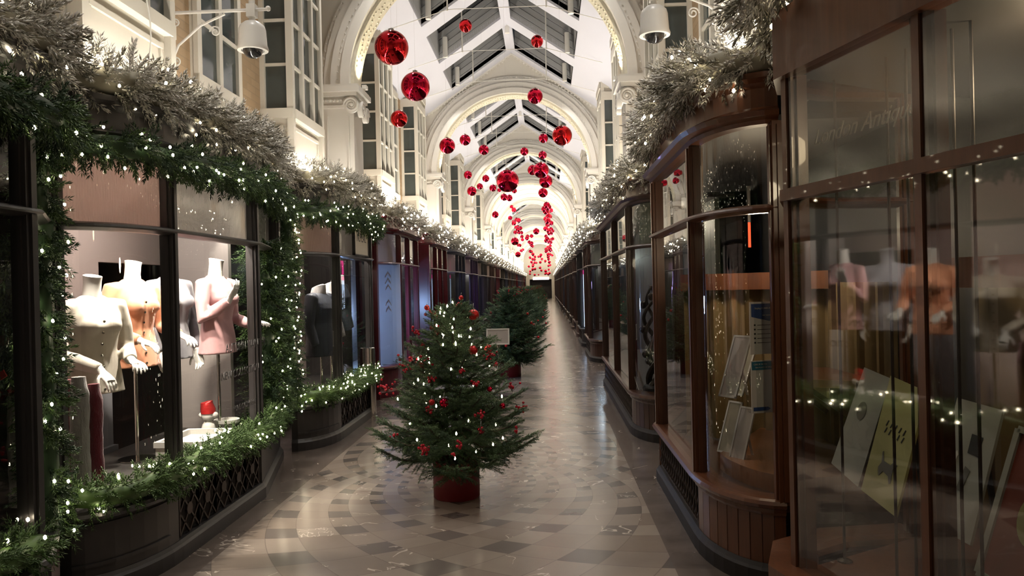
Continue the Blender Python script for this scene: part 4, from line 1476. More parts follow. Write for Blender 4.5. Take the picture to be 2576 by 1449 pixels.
obj('hat', MB().loft([ell(0, 0, .235, .055, .055, 14), ell(0, 0, .27, .058, .056, 14), ell(-.01, 0, .32, .045, .045, 14), ell(.02, 0, .335, .02, .02, 14)]), 'bauble_satin', t, True)
obj('ear', MB().ball((.055, 0, .22), .026, 10, 7).ball((-.055, 0, .22), .022, 10, 7), 'white', t, True)
# lettering on the flat pane
kw = BAYS[(-1, 1)]
for s_, sz, z, y in (('AUTUMN | WINTER', .088, 1.245, 1.78), ('NEW COLLECTION', .082, 1.055, 1.66), ('PURE CASHMERE', .058, .80, 1.72)):
    text('window_lettering', s_, sz, (-FLAT + .030, y - .05, z), (PI / 2, 0, PI / 2), 'letter', kw)
# the hanging sign in the coat window
t = thing('hanging_sign', 'cream shop sign hanging in the coat window, dark capital letters', 'sign', (-2.268, 9.42, 2.07))
obj('sign_board', MB().box(-.012, -.33, 0, .012, .33, .37), 'signcream', t)
obj('frame', MB().box(-.018, -.345, -.015, .018, -.33, .385).box(-.018, .33, -.015, .018, .345, .385).box(-.018, -.345, -.015, .018, .345, 0).box(-.018, -.345, .37, .018, .345, .385), 'letter_black', t)
obj('hanger', MB().tube([(0, -.25, .38), (0, -.25, .44)], .004, 6), 'letter_black', t)
obj('hanger', MB().tube([(0, .25, .38), (0, .25, .44)], .004, 6), 'letter_black', t)
text('lettering', 'N.PEAL', .15, (.0135, 0, .20), (PI / 2, 0, PI / 2), 'letter_black', t)
# blue lit panel with chevrons in the burgundy window
tr = NT('frosted_lit_panel')
d1 = tr.node('ShaderNodeBsdfTranslucent'); d1.inputs[0].default_value = (.8, .82, .85, 1)
d2 = tr.node('ShaderNodeBsdfDiffuse'); d2.inputs[0].default_value = (.55, .56, .58, 1)
mx = tr.node('ShaderNodeMixShader'); mx.inputs[0].default_value = .5
tr.link(d1.outputs[0], mx.inputs[1]); tr.link(d2.outputs[0], mx.inputs[2]); tr.link(mx.outputs[0], tr.out.inputs[0])
M['frosted'] = tr.m
bl = thing('glowing_screen', 'blue lit frosted panel with pale chevrons in the burgundy window', 'screen', (-2.47, 12.02, .47), R(-22))
obj('panel', MB().box(-.22, -.006, 0, .22, .006, 1.55), 'frosted', bl)
for i in range(5):
    z = 1.42 - i * .10 - (.14 if i > 2 else 0)
    mb = MB()
    for sx in (-1, 1):
        mb.add([(0, -.012, z), (sx * .05, -.012, z - .07), (sx * .05, -.012, z - .045), (0, -.012, z + .03), (0, -.006, z), (sx * .05, -.006, z - .07), (sx * .05, -.006, z - .045), (0, -.006, z + .03)],
               [(0, 1, 2, 3), (4, 7, 6, 5), (0, 4, 5, 1), (1, 5, 6, 2), (2, 6, 7, 3), (3, 7, 4, 0)])
    obj('chevron', mb, 'white', bl)
# lit screens further on
def screen_mat():
    t_ = NT('screen_picture')
    o = t_.obj(); sp = t_.node('ShaderNodeSeparateXYZ'); t_.link(o, sp.inputs[0])
    c = t_.mix(t_.noise(4.5, 5, o, .7), (.25, .5, 1), (.9, .97, 1))
    c = t_.mix(t_.math('GREATER_THAN', sp.outputs[2], 1.44), c, (.85, .03, .25))
    e = t_.node('ShaderNodeEmission'); t_.link(c, e.inputs[0]); e.inputs[1].default_value = 3.0
    t_.link(e.outputs[0], t_.out.inputs[0])
    return t_.m
M['screen'] = screen_mat()
t = thing('display_screen', 'tall lit screen, pink above and icy blue below, far along the right side', 'screen', (.99, 20.80, .46), R(-82))
obj('screen_face', MB().box(-.35, -.012, .04, .35, -.004, 1.98), 'screen', t)
obj('housing', MB().box(-.365, -.004, 0, .365, .03, 2.0), 'charcoal_dark', t)
t = thing('light_tube', 'upright violet light tube in a dark window far along the left side', 'lamp', (-2.60, 27.62, .46))
obj('tube', MB().lathe([(.03, .05), (.03, 1.85)], n=10), emitter('violet_tube', (.55, .42, 1), 3.0), t, True)
obj('cap', MB().lathe([(.04, 0), (.04, .05)], n=10).lathe([(.04, 1.85), (.04, 1.9)], n=10), 'charcoal_dark', t)

# ------------------------------------------------------------------ notices, boards and shelf on the right
def notice(label, x, y, z, rz, upper):
    t = thing('notice', label, 'notice', (x, y, z), rz, 'notices on the curved glass')
    W, H = .20, .285
    obj('sheet', MB().box(-W / 2, -.002, 0, W / 2, .002, H), 'paper', t)
    if upper:
        mb = MB().add([(-.09, -.004, H - .01), (.09, -.004, H - .01), (.09, -.004, H - .085), (.02, -.004, H - .105), (-.09, -.004, H - .08),
                       (-.09, -.002, H - .01), (.09, -.002, H - .01), (.09, -.002, H - .085), (.02, -.002, H - .105), (-.09, -.002, H - .08)],
                      [(0, 1, 2, 3, 4), (9, 8, 7, 6, 5)] + [(i, (i + 1) % 5, 5 + (i + 1) % 5, 5 + i) for i in range(5)])
        obj('heading', mb, 'blue', t)
        text('heading_lettering', 'Staying COVID-19 Secure', .0135, (0, -.0055, H - .035), (PI / 2, 0, 0), 'paper', t)
        text('heading_lettering', 'our commitment', .0125, (.02, -.0055, H - .072), (PI / 2, 0, 0), 'paper', t)
        mb = MB()
        for i in range(5):
            z0 = .155 - i * .024
            mb.box(-.075, -.004, z0, -.066, -.002, z0 + .009)
        obj('bullet', mb, 'letter_black', t)
        mb = MB()
        for i in range(5):
            z0 = .157 - i * .024
            mb.box(-.055, -.003, z0, .08, -.002, z0 + .003)
        obj('line', mb, 'letter', t)
    else:
        obj('heading', MB().box(-.095, -.004, H - .05, .1, -.002, H - .005), 'teal', t)
        text('heading_lettering', 'CHECK IN TO', .013, (-.045, -.0055, H - .020), (PI / 2, 0, 0), 'paper', t)
        text('heading_lettering', 'THE PLACE OF WORSHIP', .0115, (-.012, -.0055, H - .037), (PI / 2, 0, 0), 'paper', t)
        obj('arrow', MB().add([(-.09, -.004, .012), (.0, -.004, .012), (.015, -.004, .022), (0, -.004, .032), (-.09, -.004, .032), (-.09, -.002, .012), (0, -.002, .012), (.015, -.002, .022), (0, -.002, .032), (-.09, -.002, .032)],
                              [(0, 1, 2, 3, 4), (9, 8, 7, 6, 5)] + [(i, (i + 1) % 5, 5 + (i + 1) % 5, 5 + i) for i in range(5)]), 'blue', t)
        obj('footer', MB().box(.03, -.004, .016, .095, -.002, .028), 'letter_black', t)
    return t
nx = at(1928, 890, 4.30)
notice('white paper notice with blue heading on the curved glass, upper of two', nx.x, 4.30, nx.z + .0, R(18), True)
notice('white paper notice with teal heading on the curved glass, lower of two', nx.x, 4.295, nx.z - .32, R(18), False)

t = thing('display_shelf', 'gilt edged wooden shelf behind the lower notice', 'shelf', (1.52, 4.98, 1.02))
obj('board', MB().prism([(-.26, -.28), (.22, -.50), (.38, -.50), (.34, .25), (-.10, .55)], 0, .035), 'wood', t)
obj('edge', MB().bar((-.26, -.285, .02), (.22, -.505, .02), .012, .045), 'brass', t)
obj('bracket', MB().bar((.35, -.2, -.25), (.0, -.2, 0), .03, .03), 'wood', t)
obj('bracket', MB().bar((.30, .2, -.25), (.0, .2, 0), .03, .03), 'wood', t)
t = thing('display_plinth', 'stepped teak plinth on the floor of the notice window', 'plinth', (XC, 4.2, .46))
pp = [(s_ + .16, y + .10) for s_, y in bay_path(2.32)[:10]]
obj('step', MB().prism(pp + [(2.55, 2.1), (2.55, .15)], 0, .10), 'wood_light', t)
def card(label, px, py, depth, w, h, lean, rz, mat, group, name='display_card'):
    p = at(px, py, depth)
    t = thing(name, label, 'display card', p, rz, group)
    mb = MB().box(-w / 2, -.004, 0, w / 2, .004, h)
    mb.shift(Matrix.Rotation(R(-lean), 4, 'X'))
    obj('card', mb, mat, t)
    mb = MB().box(-w / 2, -.007, 0, -w / 2 + .012, -.003, h).box(w / 2 - .012, -.007, 0, w / 2, -.003, h).box(-w / 2, -.007, h - .012, w / 2, -.003, h).box(-w / 2, -.007, 0, w / 2, -.003, .012)
    mb.shift(Matrix.Rotation(R(-lean), 4, 'X'))
    obj('edge', mb, 'paper', t)
    mb = MB().bar((0, math.sin(R(lean)) * h * .7, math.cos(R(lean)) * h * .7), (0, math.sin(R(lean)) * h * .7 + .07, 0), .02, .004)
    obj('strut', mb, mat, t)
    return t
M['sepia'] = simple('sepia_card', (.32, .28, .21), .5, var=.25, scale=14)
card('clear sepia card leaning on the shelf behind the curved glass, further one', 1845, 993, 4.95, .16, .36, 24, R(-58), 'sepia', 'cards on the shelf')
card('clear sepia card leaning on the shelf behind the curved glass, nearer one', 1830, 1000, 4.80, .14, .40, 22, R(-56), 'greyboard', 'cards on the shelf')
card('white card leaning on the plinth under the shelf, nearer one', 1852, 1160, 4.80, .12, .34, 20, R(-56), 'greyboard', 'cards on the plinth')
card('white card leaning on the plinth under the shelf, further one', 1822, 1140, 5.0, .12, .34, 20, R(-58), 'sepia', 'cards on the plinth')
t = thing('neon_tube', 'thin upright red light behind the curved glass above the notices', 'lamp', at(1886, 622, 5.4))
obj('tube', MB().lathe([(.009, 0), (.009, .17)], n=8), emitter('red_tube', (1, .06, .02), 2.5), t, True)
obj('holder', MB().lathe([(.012, .17), (.012, .42)], n=8), 'letter_black', t)

# boards leaning behind the angled pane; each plane leans back away from the glass
E3 = Vector((E.x, E.y, 0)); N3 = Vector((-NN.x, -NN.y, 0))      # N3 points into the shop
def leaning_board(label, corners, off, lean, mat, edge=None):
    """CORNERS: where the board's bottom-left, top-left, top-right, bottom-right show; the board lies in a plane OFF behind the pane, tilted back by LEAN degrees."""
    base = Vector((P0.x, P0.y, .47)) + N3 * off
    n = N3 * math.cos(R(lean)) - Vector((0, 0, 1)) * math.sin(R(lean))
    q = [at_plane(x, y, base, n) for x, y in corners]
    c = sum(q, Vector()) / 4
    t = thing('display_board', label, 'board', (c.x, c.y, .47), 0, 'boards in the nearest window')
    th = n * .012
    o = Vector((c.x, c.y, .47))
    v = [p - o for p in q] + [p - o + th for p in q]
    mb = MB().add(v, [(0, 1, 2, 3), (7, 6, 5, 4), (0, 4, 5, 1), (1, 5, 6, 2), (2, 6, 7, 3), (3, 7, 4, 0)])
    obj('panel', mb, mat, t)
    u = (q[3] - q[0]); w = (q[1] - q[0])
    if edge:
        mb = MB()
        for a, b_ in ((0, 1), (1, 2), (2, 3), (3, 0)):
            mb.bar(v[a] - n * .004, v[b_] - n * .004, .022, .012, n)
        obj('edge', mb, edge, t)
    # a strut at the back down to the display floor
    m = (q[1] + q[2]) / 2 - o; foot = m + N3 * .10; foot.z = 0
    obj('strut', MB().bar(m * .9 + th, foot, .02, .01), 'letter_black', t)
    def mark(pts, m_, name):
        """A flat shape printed on the board, POINTS in board coordinates 0..1."""
        vv = [q[0] - o + u * a + w * b_ - n * .003 for a, b_ in pts]
        k = len(vv)
        obj(name, MB().add(vv + [x + n * .002 for x in vv], [tuple(range(k)), tuple(range(2 * k - 1, k - 1, -1))] + [(i, (i + 1) % k, k + (i + 1) % k, k + i) for i in range(k)]), m_, t)
    return t, mark
M['olive'] = simple('olive_yellow_card', (.36, .33, .13), .55, var=.08)
M['grey_card'] = simple('pale_grey_card', (.34, .33, .29), .55, var=.08)
M['redboard'] = simple('brick_red_board', (.19, .035, .02), .5, var=.12)
M['inkgrey'] = simple('grey_ink', (.13, .12, .10), .6)
t, mark = leaning_board('pale grey board leaning in the nearest window, furthest from the camera', ((2091, 1165), (2174, 924), (2240, 952), (2158, 1225)), .42, 20, 'grey_card')
mark([(.38 + .14 * math.cos(a * PI / 10), .62 + .09 * math.sin(a * PI / 10)) for a in range(20)], 'inkgrey', 'printed_emblem')
t, mark = leaning_board('olive yellow board with dark script leaning beside the grey board', ((2166, 1232), (2240, 945), (2330, 985), (2252, 1300)), .34, 20, 'olive')
for j, (b0, n_) in enumerate(((.60, 5), (.54, 5))):
    for i in range(n_):
        a = .22 + i * .12
        mark([(a, b0), (a + .02, b0), (a + .06, b0 + .05), (a + .04, b0 + .05)], 'letter_black', 'script_stroke')
mark([(.30, .26), (.36, .20), (.44, .25), (.60, .24), (.66, .19), (.70, .20), (.68, .31), (.76, .36), (.66, .37), (.60, .33), (.40, .33), (.34, .40), (.32, .39), (.36, .31)], 'inkgrey', 'printed_figure')
t, mark = leaning_board('large pale grey board with pen pictures, right of the middle post', ((2330, 1310), (2408, 1000), (2522, 1032), (2440, 1372)), .34, 20, 'grey_card')
mark([(.52, .62), (.76, .62), (.76, .77), (.52, .77)], 'letter_black', 'printed_square')
mark([(.46, .33), (.58, .33), (.66, .50), (.54, .52)], 'inkgrey', 'printed_pen')
mark([(.12, .40), (.17, .39), (.30, .55), (.25, .57)], 'letter_black', 'printed_pen')
mark([(.18, .42), (.24, .42), (.34, .58), (.30, .61), (.25, .58)], 'paper', 'printed_cap')
t, mark = leaning_board('brick red board with pale edge and round picture, nearest the frame edge', ((2462, 1440), (2566, 1080), (2740, 1140), (2640, 1560)), .20, 20, 'redboard', 'grey_card')
mark([(.52 + .22 * math.cos(a * PI / 12), .48 + .17 * math.sin(a * PI / 12)) for a in range(24)], 'olive', 'printed_disc')
# thin display rods
for px in (2116, 2247, 2296, 2414, 2462):
    p = at_plane(px, 1000, Vector((P0.x, P0.y, 0)) + N3 * .22, N3)
    t = thing('display_rod', 'x', 'rod', (p.x, p.y, .47), 0, 'display rods in the nearest window')
    t['label'] = 'thin dark upright display rod behind the nearest right pane'
    obj('rod', MB().lathe([(.006, 0), (.006, 2.0)], n=8), 'iron', t, True)
    obj('foot', MB().lathe([(.03, 0), (.03, .006), (.008, .012)], n=14), 'iron', t)
# twisted sculpture in the next window
t = thing('sculpture', 'dark twisted branch sculpture in the curved sculpture window', 'sculpture', (1.16, 8.62, .46))
mb = MB()
for j in range(3):
    pts = []; rad = []
    for i in range(26):
        a = i * .42 + j * 2.1
        pts.append((.07 * math.cos(a) + .03 * math.sin(i * .3), .07 * math.sin(a), .05 + i * .044))
        rad.append(.040 - i * .0011)
    mb.tube(pts, rad, 8)
for i in range(10):
    a = i * 1.9
    mb.ball((.11 * math.cos(a), .11 * math.sin(a), .22 + i * .09), .045, 8, 6)
obj('branch', mb, 'iron', t, True)
obj('base', MB().lathe([(.14, 0), (.14, .03), (.10, .06), (.0001, .06)], n=20), 'letter_black', t)
t = thing('display_card', 'pale card leaning at the foot of the twisted sculpture', 'display card', (1.02, 8.56, .46), R(50))
obj('card', MB().box(-.06, -.004, 0, .06, .004, .22).shift(Matrix.Rotation(R(-20), 4, 'X')), 'paper', t)

# ------------------------------------------------------------------ Christmas trees in red pots
def tree_mesh(parent, H=1.28, detail=1.0):
    O, D, S, K = [], [], [], []
    wood_ = MB()
    wood_.tube([(0, 0, .10), (.01, 0, .6), (0, .01, 1.1), (0, 0, H + .24)], [.032, .024, .014, .004], 8)
    tips = []
    z = .45
    tier = 0
    while z < 1.42:
        u = (z - .45) / .97
        Lb = (.56 * (1 - u) ** 0.80 + .09)
        if tier == 0:
            Lb *= .88
        n = int(round((14 - 7 * u)))
        a0 = tier * 1.1
        for i in range(n):
            a = a0 + 2 * PI * i / n + rnd.uniform(-.22, .22)
            L = Lb * rnd.uniform(.76, 1.10)
            rise = .02 + .62 * u + rnd.uniform(-.08, .10)
            zz = z + rnd.uniform(-.03, .03)
            pts = []
            m = max(5, int(L / .035))
            for j in range(m + 1):
                f = j / m
                r = L * f
                h = zz + L * (rise * f - .20 * math.sin(f * PI) * (1 - u) + .05 * f * f) - (.10 * (1 - u) * f)
                pts.append(Vector((r * math.cos(a), r * math.sin(a), h)))
            wood_.tube([tuple(p) for p in pts[::max(1, m // 4)]] + [tuple(pts[-1])], [.007] * len(pts[::max(1, m // 4)]) + [.002], 4, cap=False)
            tips.append((pts[-1], u)); tips.append((pts[int(m * .7)], u)); tips.append((pts[int(m * .85)], u))
            for j in range(1, m + 1):
                f = j / m
                if f < .12:
                    continue
                d = (pts[j] - pts[j - 1]).normalized()
                side = d.cross(Vector((0, 0, 1))).normalized()
                O.append(pts[j - 1]); D.append(d); S.append(.085)
                for sg in (-1, 1):
                    tw = (.06 + .17 * (1 - f) * min(1, f * 3)) * rnd.uniform(.7, 1.2) * (.70 + .6 * (1 - u))
                    dd = (d * .75 + side * sg * .9 + Vector((0, 0, rnd.uniform(-.35, .22)))).normalized()
                    nseg = max(1, int(round(tw / .055)))
                    for q in range(nseg):
                        O.append(pts[j] + dd * (tw * q / nseg)); D.append(dd + Vector((rnd.uniform(-.15, .15), rnd.uniform(-.15, .15), -.05 * q))); S.append(max(.06, tw / nseg * 1.25))
        z += .080 - .012 * u
        tier += 1
    for a in range(5):
        O.append(Vector((0, 0, 1.36))); D.append(Vector((.35 * math.cos(a * 1.26), .35 * math.sin(a * 1.26), 1))); S.append(.11)
    for j in range(5):
        O.append(Vector((0, 0, 1.30 + j * .045))); D.append(Vector((0, 0, 1))); S.append(.07)
    tpl = sprig(int(24 * detail), 1.0, .34, .030 / max(.5, detail), flat=.35, seed=5)
    V, F, k = plant_sprigs(np.array([tuple(o) for o in O]), np.array([tuple(d) for d in D]), np.array(S), tpl)
    mi = np.repeat((nrng.random(len(O)) < .35).astype(np.int32), k)
    np_obj('foliage', V, F, ['tree_needle', 'needle_dark'], mi, parent)
    obj('trunk', wood_, 'twig', parent, True, fix=False)
    return tips
M['tree_needle'] = simple('noble_fir_needles', (0.085, 0.150, 0.050), 0.5, var=.45, scale=7)

def pot_mesh():
    return MB().lathe([(.0001, 0), (.176, 0), (.182, .008), (.184, .285), (.180, .292), (.165, .292), (.163, .25), (.0001, .25)], n=40)

tree = thing('christmas_tree', 'decorated fir tree in a red pot, nearest and largest in the lane', 'tree', (-.745, 6.08, 0))
tips = tree_mesh(tree)
obj('pot', pot_mesh(), 'pot', tree, True)
# clip-on lights: candle-like bulbs standing on the branches
cm = MB().lathe([(.0035, 0), (.006, .006), (.0055, .016), (.0001, .026)], n=6)
cme = bpy.data.meshes.new('fairy_light'); cme.from_pydata(cm.v, [], cm.f); cme.materials.append(M['bulb'])
for k in range(78):
    p, u = rnd.choice(tips)
    if p.y > .25 and rnd.random() < .6:
        p, u = rnd.choice(tips)
    o = bpy.data.objects.new('fairy_light', cme); COL.objects.link(o); o.parent = tree
    o.location = p * rnd.uniform(.55, 1.0) * 1.0 if False else Vector((p.x * rnd.uniform(.5, 1), p.y * rnd.uniform(.6, 1), p.z + rnd.uniform(.0, .05)))

def surface_depth(px, py, ty=6.08):
    z = at(px, py, ty).z; x = at(px, py, ty).x + .745
    u = min(1, max(0, (z - .34) / 1.08)); r = .62 * (1 - u) ** .80 + .06
    return ty - math.sqrt(max(0.0, r * r * .8 - x * x))
first_b = None
def tree_bauble(px, py, rad_px, mat):
    d = surface_depth(px, py); p = at(px, py, d)
    r = rad_px * d / F_PX
    t = thing('tree_bauble', 'x', 'bauble', p, 0, 'baubles on the nearest tree')
    obj('ball', MB().ball((0, 0, 0), r, 20, 14), mat, t, True)
    obj('cap', MB().lathe([(r * .2, r * .94), (r * .2, r * 1.15), (r * .05, r * 1.15)], n=8), 'silver', t)
    obj('hook', MB().tube([(0, 0, r * 1.1), (0, .0, r * 1.6), (0, .02, r * 2.1)], .0015, 5), 'wire', t)
    return t
for j, (px, py, r, m, lab) in enumerate(((1191, 792, 14, 'bauble_satin', 'largest satin red bauble, highest on the nearest tree'), (1190, 881, 12, 'bauble_satin', 'satin red bauble on the nearest tree, below the info sign and left of it'),
                          (1228, 876, 10, 'bauble_satin', 'satin red bauble on the nearest tree just under the info sign'), (1117, 1013, 12, 'bauble', 'glossy red bauble in the middle of the nearest tree'),
                          (1086, 1012, 8, 'bauble_satin', 'small red bauble left of the glossy one mid tree'), (1264, 1021, 8, 'bauble', 'small glossy bauble low on the right flank of the nearest tree'),
                          (1210, 1082, 10, 'bauble', 'glossy red bauble low on the nearest tree, right of its trunk'), (1232, 979, 7, 'bauble', 'small red bauble near the right edge of the nearest tree, upper'),
                          (1074, 774, 7, 'bauble_satin', 'small red bauble at the thin top of the nearest tree, left'), (1160, 749, 6, 'bauble_satin', 'small red bauble at the very top of the nearest tree, right'))):
    tree_bauble(px, py, r, m)['label'] = lab
def berries(px, py, w, n, depth=None, rr=.0105):
    d = depth or surface_depth(px, py); p = at(px, py, d)
    t = thing('berry_spray', 'spray of red berries tucked into the branches of the nearest tree', 'berries', p, 0, 'berry sprays on the nearest tree')
    mb = MB(); st = MB()
    R_ = w * d / F_PX / 2
    for i in range(n):
        q = Vector((rnd.gauss(0, .5), rnd.gauss(0, .4), rnd.gauss(0, .45))) * R_
        mb.ball(q, rr * rnd.uniform(.8, 1.15), 8, 6)
        st.tube([(0, .05, -.05), tuple(q)], .0015, 4, cap=False)
    obj('berries', mb, 'berry', t, True); obj('stalk', st, 'twig', t, fix=False)
for px, py, w, n in ((1042, 833, 26, 9), (1092, 826, 36, 16), (1085, 790, 24, 8), (1155, 770, 18, 7), (968, 973, 42, 18), (1022, 918, 40, 14), (1038, 900, 20, 7), (1072, 911, 28, 12), (1235, 893, 30, 12), (1084, 958, 26, 10),
                     (1197, 964, 20, 8), (1210, 1046, 26, 12), (1063, 1131, 34, 14), (1076, 1128, 22, 8), (1287, 972, 28, 10), (1310, 1025, 26, 9), (1298, 1081, 18, 7), (1157, 1116, 20, 7), (1141, 1141, 14, 5), (1079, 1033, 22, 8), (1065, 870, 16, 6),
                     (1162, 934, 20, 7), (1248, 912, 18, 6), (990, 1095, 16, 5)):
    berries(px, py, w, n)
# the trees further down the lane
far_tree = thing('christmas_tree', 'fir tree in a red pot, second along the lane, behind the info sign', 'tree', (-.70, 14.05, 0))
tree_mesh(far_tree, detail=.6)
obj('pot', pot_mesh(), 'pot', far_tree, True)
tp = MB(); tb = MB()
for a in range(8):
    an = a * .79; q1 = rnd.uniform(.18, .34); z1 = rnd.uniform(1.42, 1.58)
    tp.tube([(0, 0, 1.15), (q1 * .45 * math.cos(an), q1 * .45 * math.sin(an), 1.36), (q1 * math.cos(an), q1 * math.sin(an), z1)], [.006, .005, .002], 5)
    for q in range(4):
        f = .55 + .12 * q
        tb.ball((q1 * f * math.cos(an) + rnd.uniform(-.02, .02), q1 * f * math.sin(an), 1.36 + (z1 - 1.36) * (f - .45) * 1.8 + rnd.uniform(-.02, .02)), .011, 6, 5)
obj('top_twigs', tp, 'twig', far_tree, True)
obj('berries', tb, 'berry', far_tree, True)
ome = None
for i in range(9):
    a = rnd.uniform(PI * 1.05, 2.1 * PI); z = rnd.uniform(.50, 1.25); r = .54 * (1 - min(1, (z - .45) / .97)) ** .8 + .07
    if ome is None:
        o = obj('ornament', MB().ball((0, 0, 0), .024, 12, 8), 'bauble_satin', far_tree, True); ome = o.data
    else:
        o = bpy.data.objects.new('ornament', ome); COL.objects.link(o); o.parent = far_tree
    o.location = (r * math.cos(a), r * math.sin(a), z)
far_tree.scale = (1.10, 1.10, 1.06)
for k, y in enumerate((21.2, 29.0, 37.0, 45.0, 53.0, 61.0, 69.0)):
    dup(far_tree, (-.62, y, 0), rz=1.3 * (k + 1), label='fir tree in a red pot, %s along the lane' % ORD[k + 2])

# ------------------------------------------------------------------ hanging baubles
def bauble_proto(mat):
    t = thing('hanging_bauble', 'x', 'bauble', (0, 0, 0))
    obj('ball', MB().ball((0, 0, 0), .5, 36, 24), mat, t, True)
    obj('cap', MB().lathe([(.085, .487), (.085, .55), (.03, .56), (.03, .575)], n=14), 'silver', t)
    return t
PROTO = {}
WIRE = MB().lathe([(.5, 0), (.5, 1)], n=5)
wire_me = bpy.data.meshes.new('wire'); wire_me.from_pydata(WIRE.v, [], WIRE.f); wire_me.materials.append(M['wire'])
def hang(px, py, dia_px, D, label, mat='bauble'):
    depth = D * F_PX / dia_px
    if depth > 86:
        D *= 86 / depth; depth = 86.0
    p = at(px, py, depth)
    if mat not in PROTO:
        PROTO[mat] = bauble_proto(mat); t = PROTO[mat]; t.location = p
    else:
        t = dup(PROTO[mat], p)
        for c in [c for c in t.children if c.name.startswith('wire')]:
            bpy.data.objects.remove(c)
    t.scale = (D, D, D)
    t['label'] = label
    t['group'] = 'red baubles hanging over the lane'
    w = abs(p.x - XC)
    top = roof_z(w) if not any(MODULES[k] <= p.y < MODULES[k] + 8 for k in VAULTS) else 4.45 + math.sqrt(max(.01, 1.95 ** 2 - w * w))
    for k in range(len(MODULES) - 1):
        if k not in VAULTS and .10 < w < 1.36 and any(MODULES[k] + a_ < p.y < MODULES[k] + c_ for a_, c_ in OPEN):
            top += .62
    wi = bpy.data.objects.new('wire', wire_me); COL.objects.link(wi); wi.parent = t
    h = max(.05, (top - p.z) / D - .55)
    wi.location = (0, 0, .55); wi.scale = (.0014 / D, .0014 / D, h + .02)
    return t
BIG = [(985, 120, 86, .35, 'bauble_orange', 'largest red bauble, hanging high before the first arch'),
       (1045, 218, 73, .34, 'bauble', 'large crimson bauble below and right of the largest one'),
       (1004, 299, 43, .24, 'bauble_orange', 'red bauble hanging below the large crimson one, by the left oriel'),
       (1171, 65, 33, .20, 'bauble_orange', 'small red bauble high under the skylight, left of the ridge'),
       (1351, 104, 31, .20, 'bauble_orange', 'small red bauble high under the skylight, right of the ridge'),
       (1346, 242, 39, .24, 'bauble', 'red bauble before the crown of the second arch'),
       (1125, 367, 40, .25, 'bauble', 'red bauble at the left springing of the second arch'),
       (1170, 352, 28, .20, 'bauble', 'red bauble just right of the one at the second arch springing'),
       (1217, 377, 26, .20, 'bauble', 'red bauble under the left slope beyond the second arch'),
       (1414, 341, 50, .30, 'bauble_orange', 'large orange-red bauble on the right below the second arch'),
       (1367, 348, 24, .18, 'bauble', 'small red bauble left of the large orange-red one'),
       (1319, 381, 21, .18, 'bauble', 'small red bauble over the crown of the third arch'),
       (1365, 390, 21, .18, 'bauble', 'small red bauble below the orange-red one'),
       (1361, 428, 40, .30, 'bauble', 'red bauble at the top of the right-hand cluster'),
       (1340, 428, 26, .24, 'bauble', 'red bauble partly behind the top of the right-hand cluster'),
       (1373, 456, 34, .28, 'bauble', 'red bauble second down in the right-hand cluster'),
       (1366, 485, 24, .22, 'bauble', 'red bauble third down in the right-hand cluster'),
       (1277, 455, 57, .36, 'bauble', 'large crimson bauble in the middle of the lane, lowest of the big ones'),
       (1177, 440, 21, .20, 'bauble', 'small red bauble far left beside the oriel, upper'),
       (1222, 449, 18, .18, 'bauble', 'small red bauble left of the big middle one'),
       (1187, 481, 24, .22, 'bauble', 'small red bauble far left beside the oriel, lower'),
       (1207, 469, 16, .18, 'bauble', 'tiny red bauble between the two by the left oriel'),
       (1240, 473, 18, .20, 'bauble', 'tiny red bauble beside the big middle one, left'),
       (1256, 478, 11, .16, 'bauble', 'tiny red bauble touching the big middle one, left'),
       (1294, 480, 13, .18, 'bauble', 'tiny red bauble peeping from under the big middle one'),
       (1268, 496, 18, .22, 'bauble', 'small red bauble under the big middle one, left of a pair'),
       (1281, 498, 17, .22, 'bauble', 'small red bauble under the big middle one, right of a pair'),
       (1246, 540, 17, .22, 'bauble', 'small red bauble low at the left pilasters'),
       (1295, 607, 20, .30, 'bauble', 'small red bauble low over the left garlands, upper'),
       (1303, 640, 14, .24, 'bauble', 'small red bauble low over the left garlands, lower'),
       (1349, 582, 16, .26, 'bauble', 'small red bauble alone in the middle of the far vault')]
for px, py, d, D, m, lab in BIG:
    hang(px, py, d, D, lab, m)
FAR_LAB = 'tiny red bauble in the strings receding far down the arcade'
def strand(n, fx, y0, y1, pxl, s0, s1):
    for i in range(n):
        f = (i + .5) / n
        py = y0 + (y1 - y0) * f + rnd.uniform(-6, 6)
        hang(fx(f) + rnd.uniform(-pxl, pxl), py, s0 + (s1 - s0) * f + rnd.uniform(-1, 1), .26, FAR_LAB)
strand(16, lambda f: 1375 + 4 * f, 512, 605, 6, 16, 10)
strand(14, lambda f: 1283 + 22 * f, 512, 590, 12, 12, 9)
strand(22, lambda f: 1380 - 4 * f, 590, 688, 7, 10, 6)
strand(22, lambda f: 1330 + 12 * f, 592, 690, 9, 10, 6)
strand(22, lambda f: 1352 + 8 * f, 640, 694, 22, 7, 5)
strand(12, lambda f: 1300 + 18 * f, 545, 640, 16, 12, 7)
strand(12, lambda f: 1384, 530, 650, 7, 12, 7)

